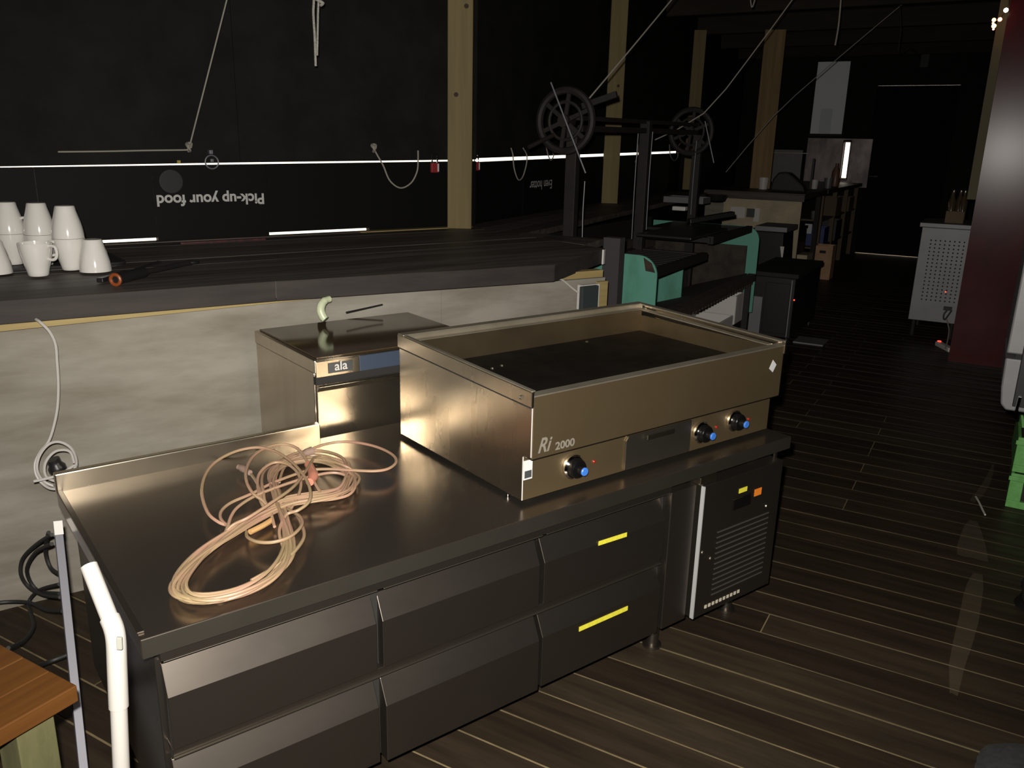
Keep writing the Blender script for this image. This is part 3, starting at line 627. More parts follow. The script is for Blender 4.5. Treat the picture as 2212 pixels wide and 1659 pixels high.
# ================================================================== MUGS on tray
tray = empty('black_serving_tray', onz(60, 575, ZT), PHI, 'black rounded serving tray under the white mugs on the bar', 'tray')
MH = .1045
def rrect(x0, x1, y0, y1, r, n=6):
    out = []
    for cx, cy, a0 in ((x1-r, y1-r, 0), (x0+r, y1-r, 90), (x0+r, y0+r, 180), (x1-r, y0+r, 270)):
        for k in range(n+1):
            a = math.radians(a0+90*k/n); out.append((cx+r*math.cos(a), cy+r*math.sin(a)))
    return out
MB().slab(rrect(-.42, .29, -.15, .36, .05), .001, .006).build('tray_base', 'rubber', tray)
outer = rrect(-.42, .29, -.15, .36, .05); m_ = MB()
m_.tube([(x, y, .010) for x, y in outer], .006, 6, closed=True); m_.build('tray_rim', 'rubber', tray, smooth=True)
def make_mug():
    root = empty('white_mug', (0, 0, 0))
    prof = [(.0, .002), (.0275, .0)]+[(.030+.0195*math.sin(math.pi/2*(t/9))**1.25, .003+(MH-.003)*t/9) for t in range(10)]+[(.0475, MH)]+[(.0275+.0195*math.sin(math.pi/2*(t/9))**1.25, .006+(MH-.01)*t/9) for t in range(9, -1, -1)]+[(.0, .007)]
    b = MB().lathe(prof, 32); o = b.build('body', 'china', root, smooth=True)
    h = [(.046, 0, .094), (.058, 0, .097), (.071, 0, .092), (.075, 0, .075), (.069, 0, .058), (.056, 0, .052), (.042, 0, .055)]
    MB().tube(h, .0048, 8, sub=4).build('handle', 'china', root, smooth=True)
    return root
mug0 = make_mug(); used = False
def mug(px, py, up, ang, label, z=0, dz=0):
    global used
    o = mug0 if not used else copy_tree(mug0); used = True
    p = onz(px, py, ZT+.008); p.z += z
    o.location = p if up else p+Vector((0, 0, MH))
    o.rotation_euler = (0, 0, ang) if up else (math.pi, 0, ang)
    tag(o, label, 'mug', 'white mugs on the tray'); return o
R = math.radians
mug(207, 585, False, R(120), 'white mug upside down at the right end of the tray, no handle in view')
mug(84, 595, True, R(20), 'white mug standing upright in the front row, handle to the right')
mug(156, 582, True, R(-100), 'upright white mug under another, behind the rightmost mug', 0)
mug(156, 582, False, R(150), 'upside down white mug atop the right stack', MH+.001)
mug(95, 572, True, R(60), 'upright white mug hidden behind the front upright mug')
mug(95, 572, False, R(-160), 'upside down white mug atop the middle stack, handle at right', MH+.001)
mug(31, 570, True, R(90), 'upright white mug under the left stack')
mug(31, 570, False, R(-160), 'upside down white mug atop the left stack', MH+.001)
mug(-9, 590, False, R(-170), 'upside down white mug cut by the left picture edge, handle at right')
# sharpening torch / knife with orange ring on the bar
p0, p1, p2 = onz(250, 604, ZT+.0215), onz(310, 588, ZT+.0215), onz(415, 566, ZT+.016)
tr = empty('kitchen_torch', p0, 0, 'black handled tool with an orange ring end, lying by the tray', 'tool')
MB().tube([p0-p0, p1-p0], .017, 20).build('handle', 'black', tr, smooth=True)
tx = (p0-p1).normalized(); ta = tx.cross(ZV).normalized(); tb2 = tx.cross(ta)
MB().tube([tx*.002+(ta*math.cos(a)+tb2*math.sin(a))*.0155 for a in [k*math.pi/10 for k in range(20)]], .0055, 8, closed=True).build('ring', mat('dark_orange', (.20, .045, .008), .45), tr, smooth=True)
MB().tube([p1-p0, p2-p0], .009, 12).build('rod', 'iron', tr, smooth=True)
MB().tube([(p2-p0)+Vector((.02*math.cos(a), .02*math.sin(a), 0)) for a in [k*math.pi/6 for k in range(12)]], .005, 8, closed=True).build('hanging_ring', 'black', tr, smooth=True)
dk = empty('dark_knife', onz(330, 580, ZT+.004), 0, 'dark knife lying behind the black handled tool on the bar', 'knife')
o0 = onz(330, 580, ZT+.004)
MB().bar(onz(215, 606, ZT+.01)-o0, onz(275, 588, ZT+.01)-o0, .022, .014).build('handle', 'black', dk, .003)
MB().bar(onz(275, 588, ZT+.006)-o0, onz(345, 564, ZT+.006)-o0, .018, .002).build('blade', 'iron', dk)
rp = empty('red_marker_strip', onz(492, 521, ZT+.008), PHI, 'red strip with white marks lying on the bar under the shutters', 'strip')
B('strip', mat('dull_red', (.07, .013, .013), .5, c2=(.02, .008, .008), scale=(40, 40, 40)), rp, -.20, .17, -.008, .008, -.004, .006, .002)
# ================================================================== WALL HARDWARE, near part
mt = basis(-LV, -ZV, -DV, LD(1.498, 3.895, 1.163))
t1 = text('painted_lettering', 'Pick-up your food', 'letters', None, mt, .482, bold=.028, ext=.004); tag(t1, 'upside down white lettering Pick-up your food on the black flap', 'lettering')
t2 = text('painted_lettering', 'Even hotter', 'letters', None, basis(-WD, -ZV, WN, WA+WD*1.375+WN*.012+ZV*1.178), .40, bold=.01, ext=.004); tag(t2, 'small upside down white lettering Even hotter, left of the flywheel upright', 'lettering')
gd_ = MB().lathe([(.048, 0), (.05, .0008), (.046, .001), (.0, .001)], 32, axis='y').build('round_decal', 'ghost'); gd_.location = LD(1.085, 3.896, 1.222); gd_.rotation_euler = (0, 0, PHI+math.pi)
tag(gd_, 'faint round decal above the white lettering', 'decal')
def cordthing(name, pts, r, m, label, cat='cord', knot=None, sub=5):
    o0 = Vector(pts[0]); e = empty(name, o0, 0, label, cat)
    MB().tube([Vector(p)-o0 for p in pts], r, 7, sub=sub).build('cord', m, e, smooth=True)
    if knot:
        k = Vector(knot)-o0
        MB().tube([k+Vector((.012*math.cos(a*2.1), .012*math.sin(a*1.7), .018*math.sin(a))) for a in [i*.7 for i in range(14)]], r*1.5, 7, sub=3).build('knot', m, e, smooth=True)
    return e
D9 = 3.87
cordthing('tied_rope', [onD(500, -40, D9-.2), onD(449.5, 159, D9-.1), onD(409, 318, D9), onD(409.5, 317, D9), onD(405, 323, D9), onD(400, 324, D9), onD(320, 325, D9), onD(220, 327, D9), (onD(125, 328, D9))], .0035, 'cord', 'thin grey cord tied down from the ceiling to a knot on the shutter', 'cord', onD(408, 318, D9-.01))
e = empty('hanging_rope', onD(683, 60, 3.4), 0, 'thick white rope end hanging from the ceiling', 'rope')
o0 = onD(683, 60, 3.4)
MB().tube([onD(x, y, 3.4)-o0 for x, y in [(680, -90), (678, 0), (677, 30), (680, 80), (682, 143)]], .0052, 8, sub=4).build('rope', 'rope', e, smooth=True)
MB().tube([onD(x, y, 3.4)-o0 for x, y in [(690, -90), (688, 0), (687, 30), (686, 80), (685, 120)]], .0045, 8, sub=4).build('rope', 'rope', e, smooth=True)
MB().tube([onD(x, y, 3.38)-o0 for x, y in [(682, -2), (690, 2), (698, 7), (692, 12)]], .006, 8, sub=4).build('rope_knot', 'rope', e, smooth=True)
cordthing('sagging_cord', [onD(806, 318, D9), onD(815, 335, D9), onD(828, 358, D9), (onD(842, 390, D9)), onD(865, 406, D9), onD(888, 395, D9), onD(901, 370, D9), onD(903, 345, D9), onD(903, 325, D9)], .004, 'cord', 'grey cord loop sagging left of the nearest post', 'cord', onD(807, 320, D9))
cordthing('sagging_cord', [onW(1104, 320, .04), onW(1108, 335, .04), onW(1110, 360, .04), onW(1116, 382, .04), onW(1122, 389, .04), onW(1130, 380, .04), onW(1137, 355, .04), onW(1138, 335, .04), onW(1130, 320, .04)], .004, 'cord', 'narrow grey cord loop right of the nearest post', 'cord')
cordthing('sagging_cord', [onW(1180, 318, .04), onW(1184, 335, .04), onW(1190, 346, .04), onW(1196, 336, .04), onW(1192, 322, .04)], .004, 'cord', 'tiny cord loop just left of the flywheel', 'cord')
cordthing('sagging_cord', [onW(1378, 312, .04), onW(1378, 330, .04), onW(1372, 350, .04)], .004, 'cord', 'straight cord end left of the middle upright', 'cord')
cordthing('sagging_cord', [onW(1446, 312, .04), onW(1448, 335, .04), onW(1456, 347, .04), onW(1464, 338, .04), onW(1466, 315, .04), onW(1475, 305, .04)], .005, 'cord', 'small cord loop right of the middle upright', 'cord')
rg = empty('ring_bolt', onD(457, 350, D9), PHI, 'round grey pull ring hanging across the slit of daylight', 'ring')
MB().tube([(.029*math.cos(a), -.004, .029*math.sin(a)) for a in [k*math.pi/12 for k in range(24)]], .0035, 8, closed=True).build('ring', 'alu', rg, smooth=True)
MB().box(-.008, .008, -.008, .02, .034, .052).build('eye', 'alu', rg, .002); MB().box(-.006, .008, -.01, .0, .0, .014).build('staple', 'alu', rg, .002)
yt = MB().box(-.007, .007, -.004, .004, -.007, .007).build('yellow_tag', mat('dull_yellow', (.3, .25, .05), .6)); yt.location = onD(386, 350, D9); yt.rotation_euler = (0, 0, PHI); tag(yt, 'small dull yellow tag above the slit', 'tag')
def padlock(p, rz, label, s=1):
    e = empty('padlock', p, rz, label, 'padlock', 'red padlocks on the shutters')
    MB().box(-.016*s, .016*s, -.009, .009, -.034*s, 0).build('lock_body', 'redlock', e, .003)
    MB().tube([(-.011*s, 0, 0), (-.011*s, 0, .022*s), (-.006*s, 0, .03*s), (.006*s, 0, .03*s), (.011*s, 0, .022*s), (.011*s, 0, 0)], .003*s, 8, sub=3).build('shackle', 'chrome', e, smooth=True)
    MB().box(.008*s, .0145*s, -.0096, -.0088, -.03*s, -.004).build('lock_print', 'white', e)
padlock(onD(939, 352, D9-.01), PHI, 'red padlock just left of the nearest post', 1.45)
padlock(onW(1029, 350, .05), math.radians(80), 'smaller looking red padlock just right of the nearest post', 1.35)
# ================================================================== TURQUOISE ASADO GRILL
gg = empty('charcoal_grill', (-1.41, 3.9, 0), 0, 'turquoise steel charcoal grill with rounded end plates and black grates', 'grill')
def plate(y, holes=False):
    prof = [(0, .30), (0, .80)]+[(-.10+.10*math.cos(a), .80+.10*math.sin(a)) for a in [k*math.pi/2/8 for k in range(9)]][1:]+[(-.78, .90), (-.78, .30)]
    return MB().prism(prof, lambda a, b: (a, y, b), lambda a, b: (a, y+.012, b)).build('end_plate', 'turq', gg, .001)
plate(0); plate(2.0)
tag(MB().prism([(-.075, .905), (-.06, .84), (-.01, .835), (-.03, .88), (-.075, .906)][:4], lambda a, b: (a, -.002, b-.015), lambda a, b: (a, -.0005, b-.015)).build('rust_patch', 'rust', gg), 'rust patch at the rounded corner')
MB().box(-.36, -.205, 1.02, 1.032, .42, .72).build('inner_plate', 'turq', gg)
MB().box(-.78, -.075, 1.982, 1.998, .30, .765).build('soot_liner', 'firebrick', gg)
MB().box(-.80, -.79, .012, 2.0, .30, .925).build('back_sheet', 'iron', gg)
MB().box(-.79, -.46, .014, 1.0, .30, .62).box(-.79, -.46, 1.05, 1.998, .30, .62).build('fire_bed', 'firebrick', gg)
for i in range(9):
    for j in range(2):
        MB().box(-.788, -.74, .02+i*.218, .02+i*.218+.21, .625+j*.09, .625+j*.09+.082).build('fire_brick', 'firebrick', gg, .003)
MB().box(-.05, 0, .0, 2.02, .52, .575).build('front_rail', 'rust', gg, .004)
tt = MB()
for i in range(34): tt.box(-.045, -.005, .03+i*.058, .055+i*.058, .503, .52)
tt.build('rail_teeth', 'rust', gg)['kind'] = 'stuff'
vs = []
for y in (.014, 1.998): vs += [(-.06, y, .575), (-.46, y, .45), (-.46, y, .44), (-.06, y, .562)]
MB().add(vs, [(0, 1, 2, 3), (7, 6, 5, 4)]+[(i, (i+1) % 4, 4+(i+1) % 4, 4+i) for i in range(4)]).build('ash_tray_slope', 'rust', gg)
MB().box(-.06, -.02, .0, .04, 0, .52).build('leg', 'iron', gg); MB().box(-.06, -.02, 1.97, 2.01, 0, .52).build('leg', 'iron', gg)
MB().box(-.78, -.74, .0, .04, 0, .30).build('leg', 'iron', gg); MB().box(-.78, -.74, 1.97, 2.01, 0, .30).build('leg', 'iron', gg)
def grate(y0, y1, z, tilt=0):
    g = MB(); x0, x1 = -.50, -.06
    g.bar((x0, y0, z), (x1, y0, z), .03, .03).bar((x0, y1, z), (x1, y1, z), .03, .03).bar((x0, y0, z), (x0, y1, z), .03, .03).bar((x1, y0, z), (x1, y1, z), .035, .045)
    n = 13
    for i in range(1, n): g.bar((x0, y0+(y1-y0)*i/n, z+.004), (x1, y0+(y1-y0)*i/n, z+.004), .028, .012)
    return g.build('grate', 'iron', gg)
grate(.06, .96, .80); grate(1.05, 1.95, .885)
MB().box(-.49, -.16, 1.10, 1.6, .915, .935).build('flat_pan', 'blackmet', gg, .004)
MB().box(-.34, -.02, .55, 1.25, .93, .945).build('flat_pan', 'blackmet', gg, .004)
MB().bar((-.35, 1.5, .95), (-.12, 1.72, 1.0), .05, .03).build('pan_handle', 'blackmet', gg, .004)
ux = -.475
for y, zt in ((.05, 1.50), (.95, 1.56), (1.95, 1.50)):
    MB().box(ux-.03-(.035 if y == .05 else 0), ux+.03-(.035 if y == .05 else 0), y-.025, y+.025, .30, zt).build('upright', 'iron' if y != .05 else 'iron', gg, .003)
for (xo, y, z0, z1) in ((ux+.042, .95, .93, 1.50), (ux-.036, .92, .87, 1.52), (ux+.038, .05, .95, 1.24), (ux+.0, 1.915, .96, 1.46)):
    MB().tube([(xo, y, z0), (xo-.003, y, (z0+z1)/2), (xo, y, z1)], .003, 6, sub=3).build('lift_cable', 'alu', gg)
MB().bar((ux, 0.02, 1.545), (ux, 1.9, 1.565), .022, .022).build('drive_shaft', 'iron', gg); MB().bar((ux, .05, 1.495), (ux, 1.9, 1.515), .03, .03).build('drive_shaft', 'iron', gg)
def wheel(y, zc_, m, rr_, lab, rod):
    w = MB().tube([(ux-.05+rr_*math.cos(a), y, zc_+rr_*math.sin(a)) for a in [k*math.pi/18 for k in range(36)]], .019, 8, closed=True).build('flywheel', m, gg, smooth=True)
    MB().tube([(ux-.05+rr_*.62*math.cos(a), y, zc_+rr_*.62*math.sin(a)) for a in [k*math.pi/14 for k in range(28)]], .009, 8, closed=True).build('flywheel_ring', m, w, smooth=True)
    s = MB()
    for k in range(3):
        a = k*math.pi/3+.4; s.bar((ux-.05-rr_*math.cos(a), y, zc_-rr_*math.sin(a)), (ux-.05+rr_*math.cos(a), y, zc_+rr_*math.sin(a)), .014, .02)
    s.build('spokes', m, w)
    MB().lathe([(.03, -.03), (.03, .06), (.015, .07)], 20, (ux-.05, y, zc_), 'y').build('hub', m, w, smooth=True)
    MB().tube([rod[0], rod[1]], .0042, 8).build('crank_rod', 'alu', w, smooth=True)
    if len(rod) > 2: MB().tube([rod[2], rod[3]], .011, 8).build('crank_handle', m, w, smooth=True)
G0 = Vector((-1.41, 3.9, 0))
wheel(-.02, 1.529, 'iron', .145, '', [onY(1190, 178, 3.84)-G0, onY(1265, 374, 3.84)-G0, onY(1195, 292, 3.84)-G0, onY(1142, 318, 3.70)-G0])
wheel(1.93, 1.521, 'iron', .145, '', [onY(1523, 262, 5.8)-G0, onY(1542, 352, 5.8)-G0])
MB().bar((ux+.02, .02, 1.60), (ux+.20, .02, 1.655), .022, .03).build('ratchet_arm', 'iron', gg, .002)
# ceiling stay cables
cordthing('stay_cable', [onY(1268, 218, 3.95), onY(1360, 109, 4.3), onY(1462, -14, 4.7)], .004, 'cord', 'pale cable rising right from the nearer flywheel to the ceiling', 'cable', sub=2)
cordthing('stay_cable', [onY(1415, 302, 5.7), onY(1520, 245, 5.7), onY(1615, 130, 5.9), onY(1722, -15, 6.1)], .004, 'cord', 'grey cable rising right from the far flywheel to the ceiling', 'cable', sub=2)
cordthing('stay_cable', [onY(1568, 372, 8.3), onY(1672, 250, 8.4), onY(1765, 165, 8.5), onY(1850, 92, 8.6), onY(1960, 0, 8.7)], .004, 'cord', 'dim cable crossing behind the farthest post', 'cable', sub=2)
cordthing('ceiling_cord', [onY(1818, -20, 6.8), onY(1812, 50, 6.8), onY(1804, 98, 6.8)], .006, 'cord', 'short cord end dangling from the ceiling before the pale board', 'cord')
cordthing('ceiling_cord', [onY(1944, 10, 7.2), onY(1946, 60, 7.2), onY(1942, 110, 7.2), onY(1965, 100, 7.3), onY(1985, 118, 7.4)], .004, 'ghost', 'dark wire hanging from the ceiling above the door', 'cord')
cordthing('ceiling_cord', [onY(1620, -15, 6.0), onY(1624, 16, 6.0), onY(1632, -5, 6.0)], .004, 'cord', 'small white hook hanging at the top picture edge', 'cord')
# ================================================================== under and beyond the grill
wb = empty('white_food_container', (-1.62, 5.15, 0), 0, 'white plastic container on a shelf under the grill rail', 'container')
MB().box(-.12, .18, .0, .5, .0, .20).build('base_block', 'iron', wb, .003)
shell_box(MB(), -.10, .17, .0, .42, .201, .33, .012).build('tub', 'white', wb, .004)
wb2 = empty('white_food_container', (-1.60, 5.68, 0), 0, 'taller white plastic container beside the right grill leg', 'container')
MB().box(-.10, .13, .0, .2, .0, .24).build('base_block', 'iron', wb2, .003)
shell_box(MB(), -.10, .13, .0, .2, .241, .44, .012).build('tub', 'white', wb2, .004)
ov = empty('black_kitchen_range', (-1.58, 6.35, 0), 0, 'low black oven with a stainless side panel beyond the grill', 'oven')
B('body', 'blackmet', ov, 0, .36, 0, .95, .05, .50, .006); B('top_slab', 'iron', ov, -.01, .38, -.01, .96, .501, .535, .004)
B('side_panel', 'greymetal', ov, .02, .135, -.012, -.001, .06, .345, .003)
B('door_edge', 'greymetal', ov, .335, .342, -.016, -.001, .06, .49)
B('door', 'blackmet', ov, .15, .33, -.014, -.001, .08, .46, .003)
MB().lathe([(.006, 0), (.004, -.004)], 10, (.385-.02, -.004, .345), 'y').build('indicator_lamp', 'led', ov)
for x in (.03, .33): [MB().cyl((x, y, 0), (x, y, .05), .02).build('foot', 'black', ov) for y in (.05, .9)]
ap = empty('black_juice_machine', (-1.72, 7.55, 0), 0, 'tall black appliance with a flat grey lid beyond the low oven', 'appliance')
MB().prism([(-.14, 0), (.16, 0), (.12, .72), (-.14, .72)], lambda a, b: (a, 0, b), lambda a, b: (a, .4, b)).build('body', 'blackmet', ap, .01)
B('lid', 'greymetal', ap, -.13, .15, -.02, .42, .722, .765, .004)
MB().prism([(.135, .60), (.17, .60), (.165, .46)], lambda a, b: (a-.03, -.012, b), lambda a, b: (a-.03, -.001, b)).build('white_sticker', 'white', ap)
bs = MB().lathe([(.05, 0), (.075, .01), (.09, .05), (.092, .055), (.085, .055), (.07, .015), (.0, .012)], 24).build('dark_bowl', 'blackmet', None, smooth=True); bs.location = (-2.15, 7.3, ZT); tag(bs, 'dark bowl on the far bar planks behind the grill', 'bowl')
gn = empty('steel_pan', (-2.28, 6.9, ZT), 0, 'shallow steel pan with a bright rim on the far bar planks', 'pan')
shell_box(MB(), -.17, .17, -.1, .1, 0, .05, .004).build('pan_body', 'greymetal', gn, .003); MB().bar((-.17, -.105, .052), (.12, -.105, .052), .008, .006).build('pan_rim', 'chrome', gn)
sx2 = MB().box(-.05, .05, -.03, .03, 0, .03).build('pale_sponge', 'white', None, .006); sx2.location = (-2.03, 6.0, ZT); tag(sx2, 'small pale block on the far bar planks by the grill', 'sponge')
# second counter facing us
sc_ = empty('second_counter', (-1.70, 8.7, 0), 0, 'cream plywood sided counter with a dark worktop beyond the grill', 'counter')
B('worktop', 'bar', sc_, -.98, .03, -.04, 1.15, .945, 1.0, .003); B('front_edge', 'bar', sc_, -.98, .03, -.06, -.041, .925, .99, .002)
B('side_panel', 'ply_far', sc_, -.78, .0, 0, .018, .64, .925, .001)
B('side_leg', 'ply_far', sc_, -.115, .0, 0, .018, .18, .64, .001); B('lower_block', 'ply_far', sc_, .0, .10, .05, .35, .22, .40, .003)
B('return_panel', 'ply', sc_, -.98, -.785, .02, .04, .70, .925, .001)
B('lower_shelf', 'iron', sc_, -.95, -.12, .03, 1.1, .58, .61); B('cupboard', 'blackmet', sc_, -.95, -.13, .1, 1.1, .05, .57)
B('grill_top_leg', 'iron', sc_, -.06, -.01, 1.05, 1.10, 0, .94)
B('socket_plate', 'white', sc_, -.46, -.40, -.012, -.001, .70, .84, .002); B('socket_cover', 'badge', sc_, -.53, -.45, -.02, -.001, .745, .83, .002)
B('notice_sheet', 'white', sc_, -.70, -.55, -.004, -.001, .73, .84, 0)
def cup(name, c, r_, h_, m, label, cat):
    o = MB().lathe([(r_*.8, 0), (r_, h_), (r_*.92, h_), (r_*.72, h_*.08), (0, h_*.07)], 20).build(name, m, None, smooth=True); o.location = c; tag(o, label, cat); return o
mc = cup('white_cup', (-2.24, 9.3, 1.0), .055, .12, 'white', 'white cup on the second counter beside the farthest post', 'cup')
bg = MB().prism([(-.16, 0), (.20, 0), (.17, .07), (.07, .15), (.0, .20), (-.09, .19), (-.14, .12)], lambda a, b: (a, -.1, b), lambda a, b: (a*.9, .14, b*.95)).build('black_bag', 'rubber', None, .02); bg.location = (-1.93, 9.05, 1.0); tag(bg, 'black crumpled bag on the second counter', 'bag')
# far counter along the corridor with open shelves
fc = empty('far_shelf_counter', (-1.9, 9.9+.32, 0), 0, 'open fronted dark counter with cluttered shelves near the end wall', 'shelf counter')
FX0, FX1, FY = -.75, .14, 2.6
B('worktop', 'bar', fc, FX0, FX1+.04, 0, FY, .94, .985, .003)
for y in (0.0, .85, 1.7, 2.55): B('upright', 'brownbox', fc, FX1-.05, FX1, y, y+.05, 0, .94)
for z in (.30, .62): B('shelf', 'brownbox', fc, FX0, FX1-.01, .05, FY-.05, z, z+.02)
B('back', 'black_wall', fc, FX0, FX0+.02, 0, FY, 0, .94)
def crate(name, c, w, d, h, m, label, cat, slots=True):
    e = empty(name, c, 0, label, cat)
    shell_box(MB(), -w/2, w/2, 0, d, 0, h, .012).build('crate_shell', m, e, .003)
    if slots: MB().box(-w*.16, w*.16, -.002, .001, h*.78, h*.86).build('hand_hole', 'gap_shade', e)
    return e
crate('wooden_crate', (-1.66, 9.97, 0), .21, .22, .38, 'box', 'tan wooden crate standing on end on the floor by the far shelves', 'crate')
crate('blue_box', (-1.86, 10.4, .321), .24, .3, .22, 'bluebin', 'blue plastic box on the far shelf', 'box', False)
crate('dark_box', (-1.86, 11.2, .321), .24, .4, .25, 'blackmet', 'black box on the far shelf behind the blue box', 'box', False)
crate('brown_box', (-1.85, 11.0, .641), .22, .4, .22, 'brownbox', 'brown box on the upper far shelf', 'box', False)
crate('grey_box', (-1.85, 12.0, .641), .22, .4, .18, 'brownbox', 'farthest brown box on the upper shelf', 'box', False)
cup('white_pot', (-1.86, 10.35, .641), .05, .09, 'greymetal', 'grey pot on the upper far shelf', 'pot')
cup('white_tub', (-1.83, 9.55, .64), .045, .10, 'white', 'white tub below the worktop at the corner of the second counter', 'tub').location = (-1.90, 10.3, .985)
cup('steel_can', (-1.80, 10.6, .985), .05, .12, 'greymetal', 'grey can on the far worktop', 'can')
jb = MB().lathe([(.05, 0), (.055, .05), (.05, .18), (.02, .24), (.02, .28), (.0, .28)], 20).build('brown_jug', mat('brown_jug', (.16, .08, .05), .4), None, smooth=True); jb.location = (-1.84, 11.3, .985); tag(jb, 'brown jug on the far worktop', 'jug')
ht = MB().box(-.04, .04, -.006, .006, -.055, .055).build('white_tag_card', 'paper'); ht.location = onY(1746, 494, 10.213); tag(ht, 'white card hanging on the front of the far shelves', 'card')
sp = MB().box(-.012, .012, -.012, .012, 0, .34).build('dark_standpipe', 'black', None); sp.location = (-1.86, 9.72, 1.0); tag(sp, 'dark upright pipe rising from the far counter left of the pale board', 'pipe'); 
sp.location = (-1.93, 10.26, .985)
# pale board, splash panels
pb = empty('pale_wall_board', (-2.31, YE-.05, 1.64), 0, 'tall pale grey board hanging high on the end wall', 'board')
B('board', 'board', pb, -.215, .215, -.02, .0, 0, .96, .003); B('inset', mat('board_inset', (.7, .73, .75), .8, spec=.1), pb, -.10, .06, -.024, -.021, .0, .34); B('hanger_bar', 'iron', pb, -.23, .23, -.03, .049, -.035, -.001)
spz = empty('steel_splash_panel', (-2.1, YE-.012, .92), 0, 'dull pinkish steel panel around the slot window', 'panel')
MB().box(-.45, .03, -.008, .0, 0, .66).box(.15, .42, -.008, .0, 0, .66).box(.03, .15, -.008, .0, 0, .10).box(.03, .15, -.008, .0, .62, .66).build('panel', 'pinksteel', spz)
sg = MB().box(-.23, .23, -.012, 0, 0, .46).build('grey_splash_sheet', 'greymetal'); sg.location = (-2.83, YE-.02, .95); tag(sg, 'grey metal sheet on the end wall behind the farthest post', 'panel')
sp2 = MB().box(-.33, .33, -.01, .0, 0, .012).build('bright_rail', 'steel_bright'); sp2.location = (-2.85, YE-.04, 1.36); tag(sp2, 'thin bright metal rail above the grey sheet', 'rail')
dgb = MB().box(-.05, .05, -.02, .0, -.09, .09).build('small_grey_box', 'ghost'); dgb.location = onY(1998, 130, YE); tag(dgb, 'small dim grey box above the door', 'box')
# ================================================================== right side
pc = empty('perforated_steel_cabinet', (-.50, 7.3, 0), 0, 'perforated stainless equipment cabinet behind the red partition', 'cabinet')
CW = .345
B('body', 'greymetal', pc, 0, CW, 0, .55, .13, .86, .003); B('top', 'greymetal', pc, -.02, CW, -.015, .56, .862, .895, .003)
hl = MB()
for i in range(8):
    for j in range(17):
        x = .075+i*.033; z = .30+j*.029; hl.lathe([(.0062, 0), (.0062, -.001)], 8, (x, -.0005, z), 'y')
ho = hl.build('vent_holes', 'gap_shade', pc); ho['kind'] = 'stuff'
for x in (.04, CW-.03): [MB().cyl((x, y, 0), (x, y, .13), .02).build('foot', 'iron', pc) for y in (.05, .5)]
MB().lathe([(.005, 0), (.005, -.003)], 8, (.235, -.002, .375), 'y').build('indicator_lamp', 'led', pc)
MB().box(.24, .30, -.03, -.001, .235, .262).tube([(.27, -.02, .24), (.25, -.03, .20), (.262, -.03, .16), (.30, -.02, .24)], .006, 6, sub=3).build('cable_clamp', 'rubber', pc)
rk = empty('dark_bottles_rack', (-.36, 7.42, .895), 0, 'dark bottles in a brown box standing on the perforated cabinet', 'bottles')
B('box', 'brownbox', rk, .0, .13, 0, .2, 0, .09, .003)
for i, (x, y) in enumerate(((.03, .05), (.08, .08), (.11, .04))): MB().lathe([(.028, .02), (.028, .16), (.011, .21), (.011, .25), (0, .25)], 14, (x, y, 0)).build('bottle', 'glass_black', rk, smooth=True)
ps = empty('power_strip', onz(2028, 748, 0), math.radians(-62), 'white power strip with a red switch on the floor by the partition', 'power strip')
B('strip_body', 'white', ps, -.02, .20, -.025, .025, 0, .035, .008); B('switch', 'led', ps, -.015, .005, -.012, .012, .036, .042, .002)
pcb = cordthing('power_cable', [onY(2045, 690, 7.2), onY(2050, 712, 7.1), onY(2047, 735, 6.95), onz(2042, 755, .02)], .005, 'cord', 'grey cable dropping from the cabinet to the power strip', 'cable')
# fairy lights
fy_ = empty('fairy_light_cluster', onY(2155, 40, 6.45), 0, 'cluster of glowing red and amber fairy lights at the top right', 'string lights')
o0 = onY(2155, 40, 6.45)
for (x, y, m, r_) in ((2173, 22, 'lamp_w', .014), (2160, 42, 'lamp_r', .013), (2147, 43, 'lamp_y', .012), (2147, 56, 'lamp_y', .014), (2146, 63, 'lamp_r', .007), (2145, 50, 'lamp_r', .007)):
    c = onY(x, y, 6.42)-o0; MB().lathe([(0, -r_), (r_*.7, -r_*.7), (r_, 0), (r_*.7, r_*.7), (0, r_)], 12, c).build('bulb', m, fy_, smooth=True)
MB().tube([onY(x, y, 6.44)-o0 for x, y in [(2190, -190), (2184, -60), (2180, 5), (2173, 20), (2160, 42), (2150, 45), (2146, 63)]], .003, 6, sub=4).build('wire', 'black', fy_)
# green crates, grey cooler, black bag, mat
gcs = [0, .155, .31]
for i, z in enumerate(gcs):
    e = empty('green_crate', (.37+(0 if i != 2 else .03), 3.83+.012*i, z), R(2*i-2), ['lowest green plastic crate of the stack at the right edge', 'middle green plastic crate of the stack', 'topmost green plastic crate of the stack'][i], 'crate', 'stacked green crates')
    s = MB(); w, d, h = .31, .42, .150; x0 = -.155
    s.box(x0, x0+w, 0, .012, 0, .03).box(x0, x0+w, 0, .012, h-.035, h).box(x0, x0+.05, 0, .012, .03, h-.035).box(x0+w-.05, x0+w, 0, .012, .03, h-.035).box(x0+.085, x0+w-.085, 0, .012, .03, h-.035)
    s.box(x0, x0+.012, .012, d, 0, h).box(x0+w-.012, x0+w, .012, d, 0, h).box(x0+.012, x0+w-.012, d-.012, d, 0, h).box(x0+.012, x0+w-.012, .012, d-.012, 0, .008)
    s.build('crate_shell', 'greencrate', e, .002)
    MB().box(x0-.006, x0+w+.006, -.006, .0, h-.03, h-.012).build('rim', 'greencrate', e, .002)
    MB().box(x0+.02, x0+w-.02, .05, .3, .02, h-.04).build('contents', 'gap_shade', e)
ck = empty('grey_drinks_cooler', (.10, 3.35, 0), R(0), 'tall grey metal cooler with a chrome handle at the right edge', 'cooler')
